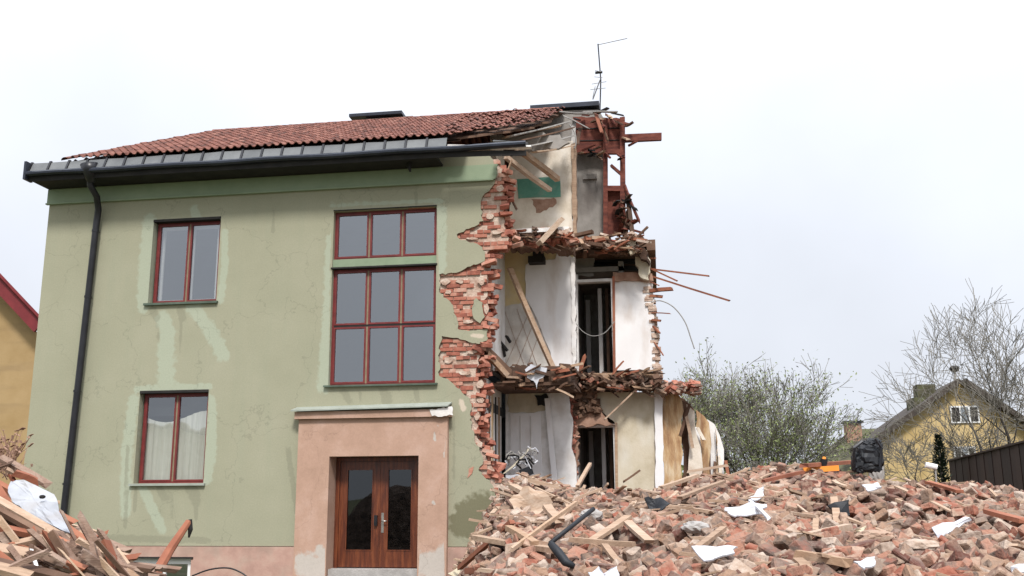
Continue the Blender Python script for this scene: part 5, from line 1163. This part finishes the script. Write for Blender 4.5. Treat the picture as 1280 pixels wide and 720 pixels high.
# trees
TW = .0075
def grow(mb, tips, p, d, ln, rad, depth, spread, rr, up=.12, kids=(2, 3), shrink=(.68, .85), segn=3):
    pts = [p]; q = p; dd_ = d.copy()
    for i in range(segn):
        dd_ = (dd_+Vector([rr.gauss(0, .11) for _ in range(3)])+Vector((0, 0, up*.3))).normalized(); q = q+dd_*(ln/segn); pts.append(q)
    r1 = rad*.62; rads = [rad+(r1-rad)*i/segn for i in range(segn+1)]
    rads = [max(x, TW) for x in rads]; mb[0 if depth > 3 else 1].tube(pts, rads, 5 if depth > 3 else 3, cap=False)
    if depth == 0: tips.append(q); return
    if depth <= 2: tips.append(pts[1]); tips.append(pts[2])
    for k in range(rr.choice(kids)+(1 if depth < 3 else 0)):
        i = segn if k == 0 else rr.choice(range(1, segn+1)); ax = Vector([rr.gauss(0, 1) for _ in range(3)]); ax = (ax-dd_*ax.dot(dd_)).normalized()
        sp = spread*(.45 if k == 0 else 1)*rr.uniform(.7, 1.25); nd2 = (dd_*math.cos(sp)+ax*math.sin(sp)+Vector((0, 0, up))).normalized()
        grow(mb, tips, pts[i], nd2, ln*rr.uniform(*shrink), rads[i]*(.85 if k == 0 else .6), depth-1, spread, rr, up, kids, shrink, segn)
def tree(name, base, stems, ln, rad, depth, spread, seed, label, cat, leaves=0, lean=(0, 0), group=None, shrink=(.68, .85), lsize=.05, fan=.5, up=.12, rmin=1.0):
    rr = random.Random(seed); t = empty(name, label=label, cat=cat, group=group); mbs = [MB(), MB()]; tips = []
    for s in range(stems):
        a = 2*math.pi*s/max(1, stems)+rr.uniform(-.4, .4); f_ = fan*rr.uniform(.3, 1) if stems > 1 else 0
        d = Vector((math.cos(a)*f_+lean[0], math.sin(a)*f_+lean[1], 1)).normalized(); grow(mbs, tips, Vector(base)+Vector((math.cos(a)*.15, math.sin(a)*.15, 0))*(stems > 1), d, ln*rr.uniform(.8, 1.15), rad, depth, spread, rr, up, shrink=shrink)
    mbs[0].build('trunk', 'bark', t); cr = mbs[1].build('crown', 'twig', t)
    if leaves:
        lf = MB()
        for tip in tips:
            for _ in range(leaves):
                if rr.random() < .35: continue
                c = tip+Vector([rr.gauss(0, .13) for _ in range(3)]); a = Vector([rr.gauss(0, 1) for _ in range(3)]).normalized(); b = a.cross(Vector([rr.gauss(0, 1) for _ in range(3)])).normalized(); s = rr.uniform(.5, 1.2)*lsize
                lf.add([c-a*s, c-b*s*.5, c+a*s, c+b*s*.5], [(0, 1, 2, 3)])
        lf.build('leaves', 'leaf', cr)
    return t
bt = at(942, 606, 20); tree('budding_tree', (bt.x, 20, .1), 12, 1.95, .10, 6, .54, 3, 'bushy budding tree with thin green leaves right of the ruin', 'tree', leaves=2, fan=1.1, shrink=(.68, .86), lsize=.055, up=.05)
bt = at(1262, 606, 14); tree('bare_tree', (bt.x, 14, 0), 3, 1.85, .10, 6, .62, 11, 'tall bare tree rising at the right edge in front of the yellow house', 'tree', fan=.4, shrink=(.70, .86), up=.04)
bt = at(1196, 606, 17); tree('bare_tree', (bt.x-.5, 17, 0), 2, 1.6, .08, 6, .62, 5, 'bare spreading tree in front of the yellow gable window', 'tree', fan=.5, shrink=(.69, .84), up=.04)
bt = at(1300, 606, 19); tree('bare_tree', (bt.x+1, 19, 0), 3, 2.0, .11, 6, .6, 8, 'bare tree partly outside the right edge behind the fence', 'tree', fan=.5, shrink=(.69, .84), up=.04)
# small dark conifer
cf = empty('conifer', label='small narrow dark conifer at the left end of the fence', cat='tree'); cb = at(1178, 600, 10.0)
MB().tube([(cb.x, 10, 0), (cb.x, 10, 2.6)], [.06, .02], 6).build('trunk', 'bark', cf); lf = MB(); top = at(1178, 545, 10).z
for i in range(1600):
    k = random.random()**.8; z = .4+(top-.4)*k; rad = .3*(1-k)**.7+.03; a = random.uniform(0, 6.283); r = rad*random.uniform(.4, 1.05); c = Vector((cb.x+math.cos(a)*r, 10+math.sin(a)*r, z)); d = Vector((math.cos(a), math.sin(a), .9)).normalized(); s = random.uniform(.05, .12); b = Vector((-math.sin(a), math.cos(a), 0))*s*.3
    lf.add([c, c+d*s*.5+b, c+d*s, c+d*s*.5-b], [(0, 1, 2, 3)])
lf.build('crown', 'conifer', cf)
# distant low wood behind everything, past counting
hw = MB(); rr = random.Random(4)
for i in range(5200):
    x = rr.uniform(-55, 75); y = rr.uniform(62, 74); z = rr.uniform(0, 1)**1.3*(2.6+1.2*math.sin(x*.23)+.8*math.sin(x*.71)); s = rr.uniform(.15, .5); a = Vector([rr.gauss(0, 1) for _ in range(3)]).normalized(); b = a.cross(Vector((0, 1, .3))).normalized(); c = Vector((x, y, z))
    hw.add([c-a*s, c-b*s*.6, c+a*s, c+b*s*.6], [(0, 1, 2, 3)])
hw.build('far_shrubbery', 'leaf', None, label='low belt of distant shrubs behind the houses', cat='shrubs', kind='stuff')
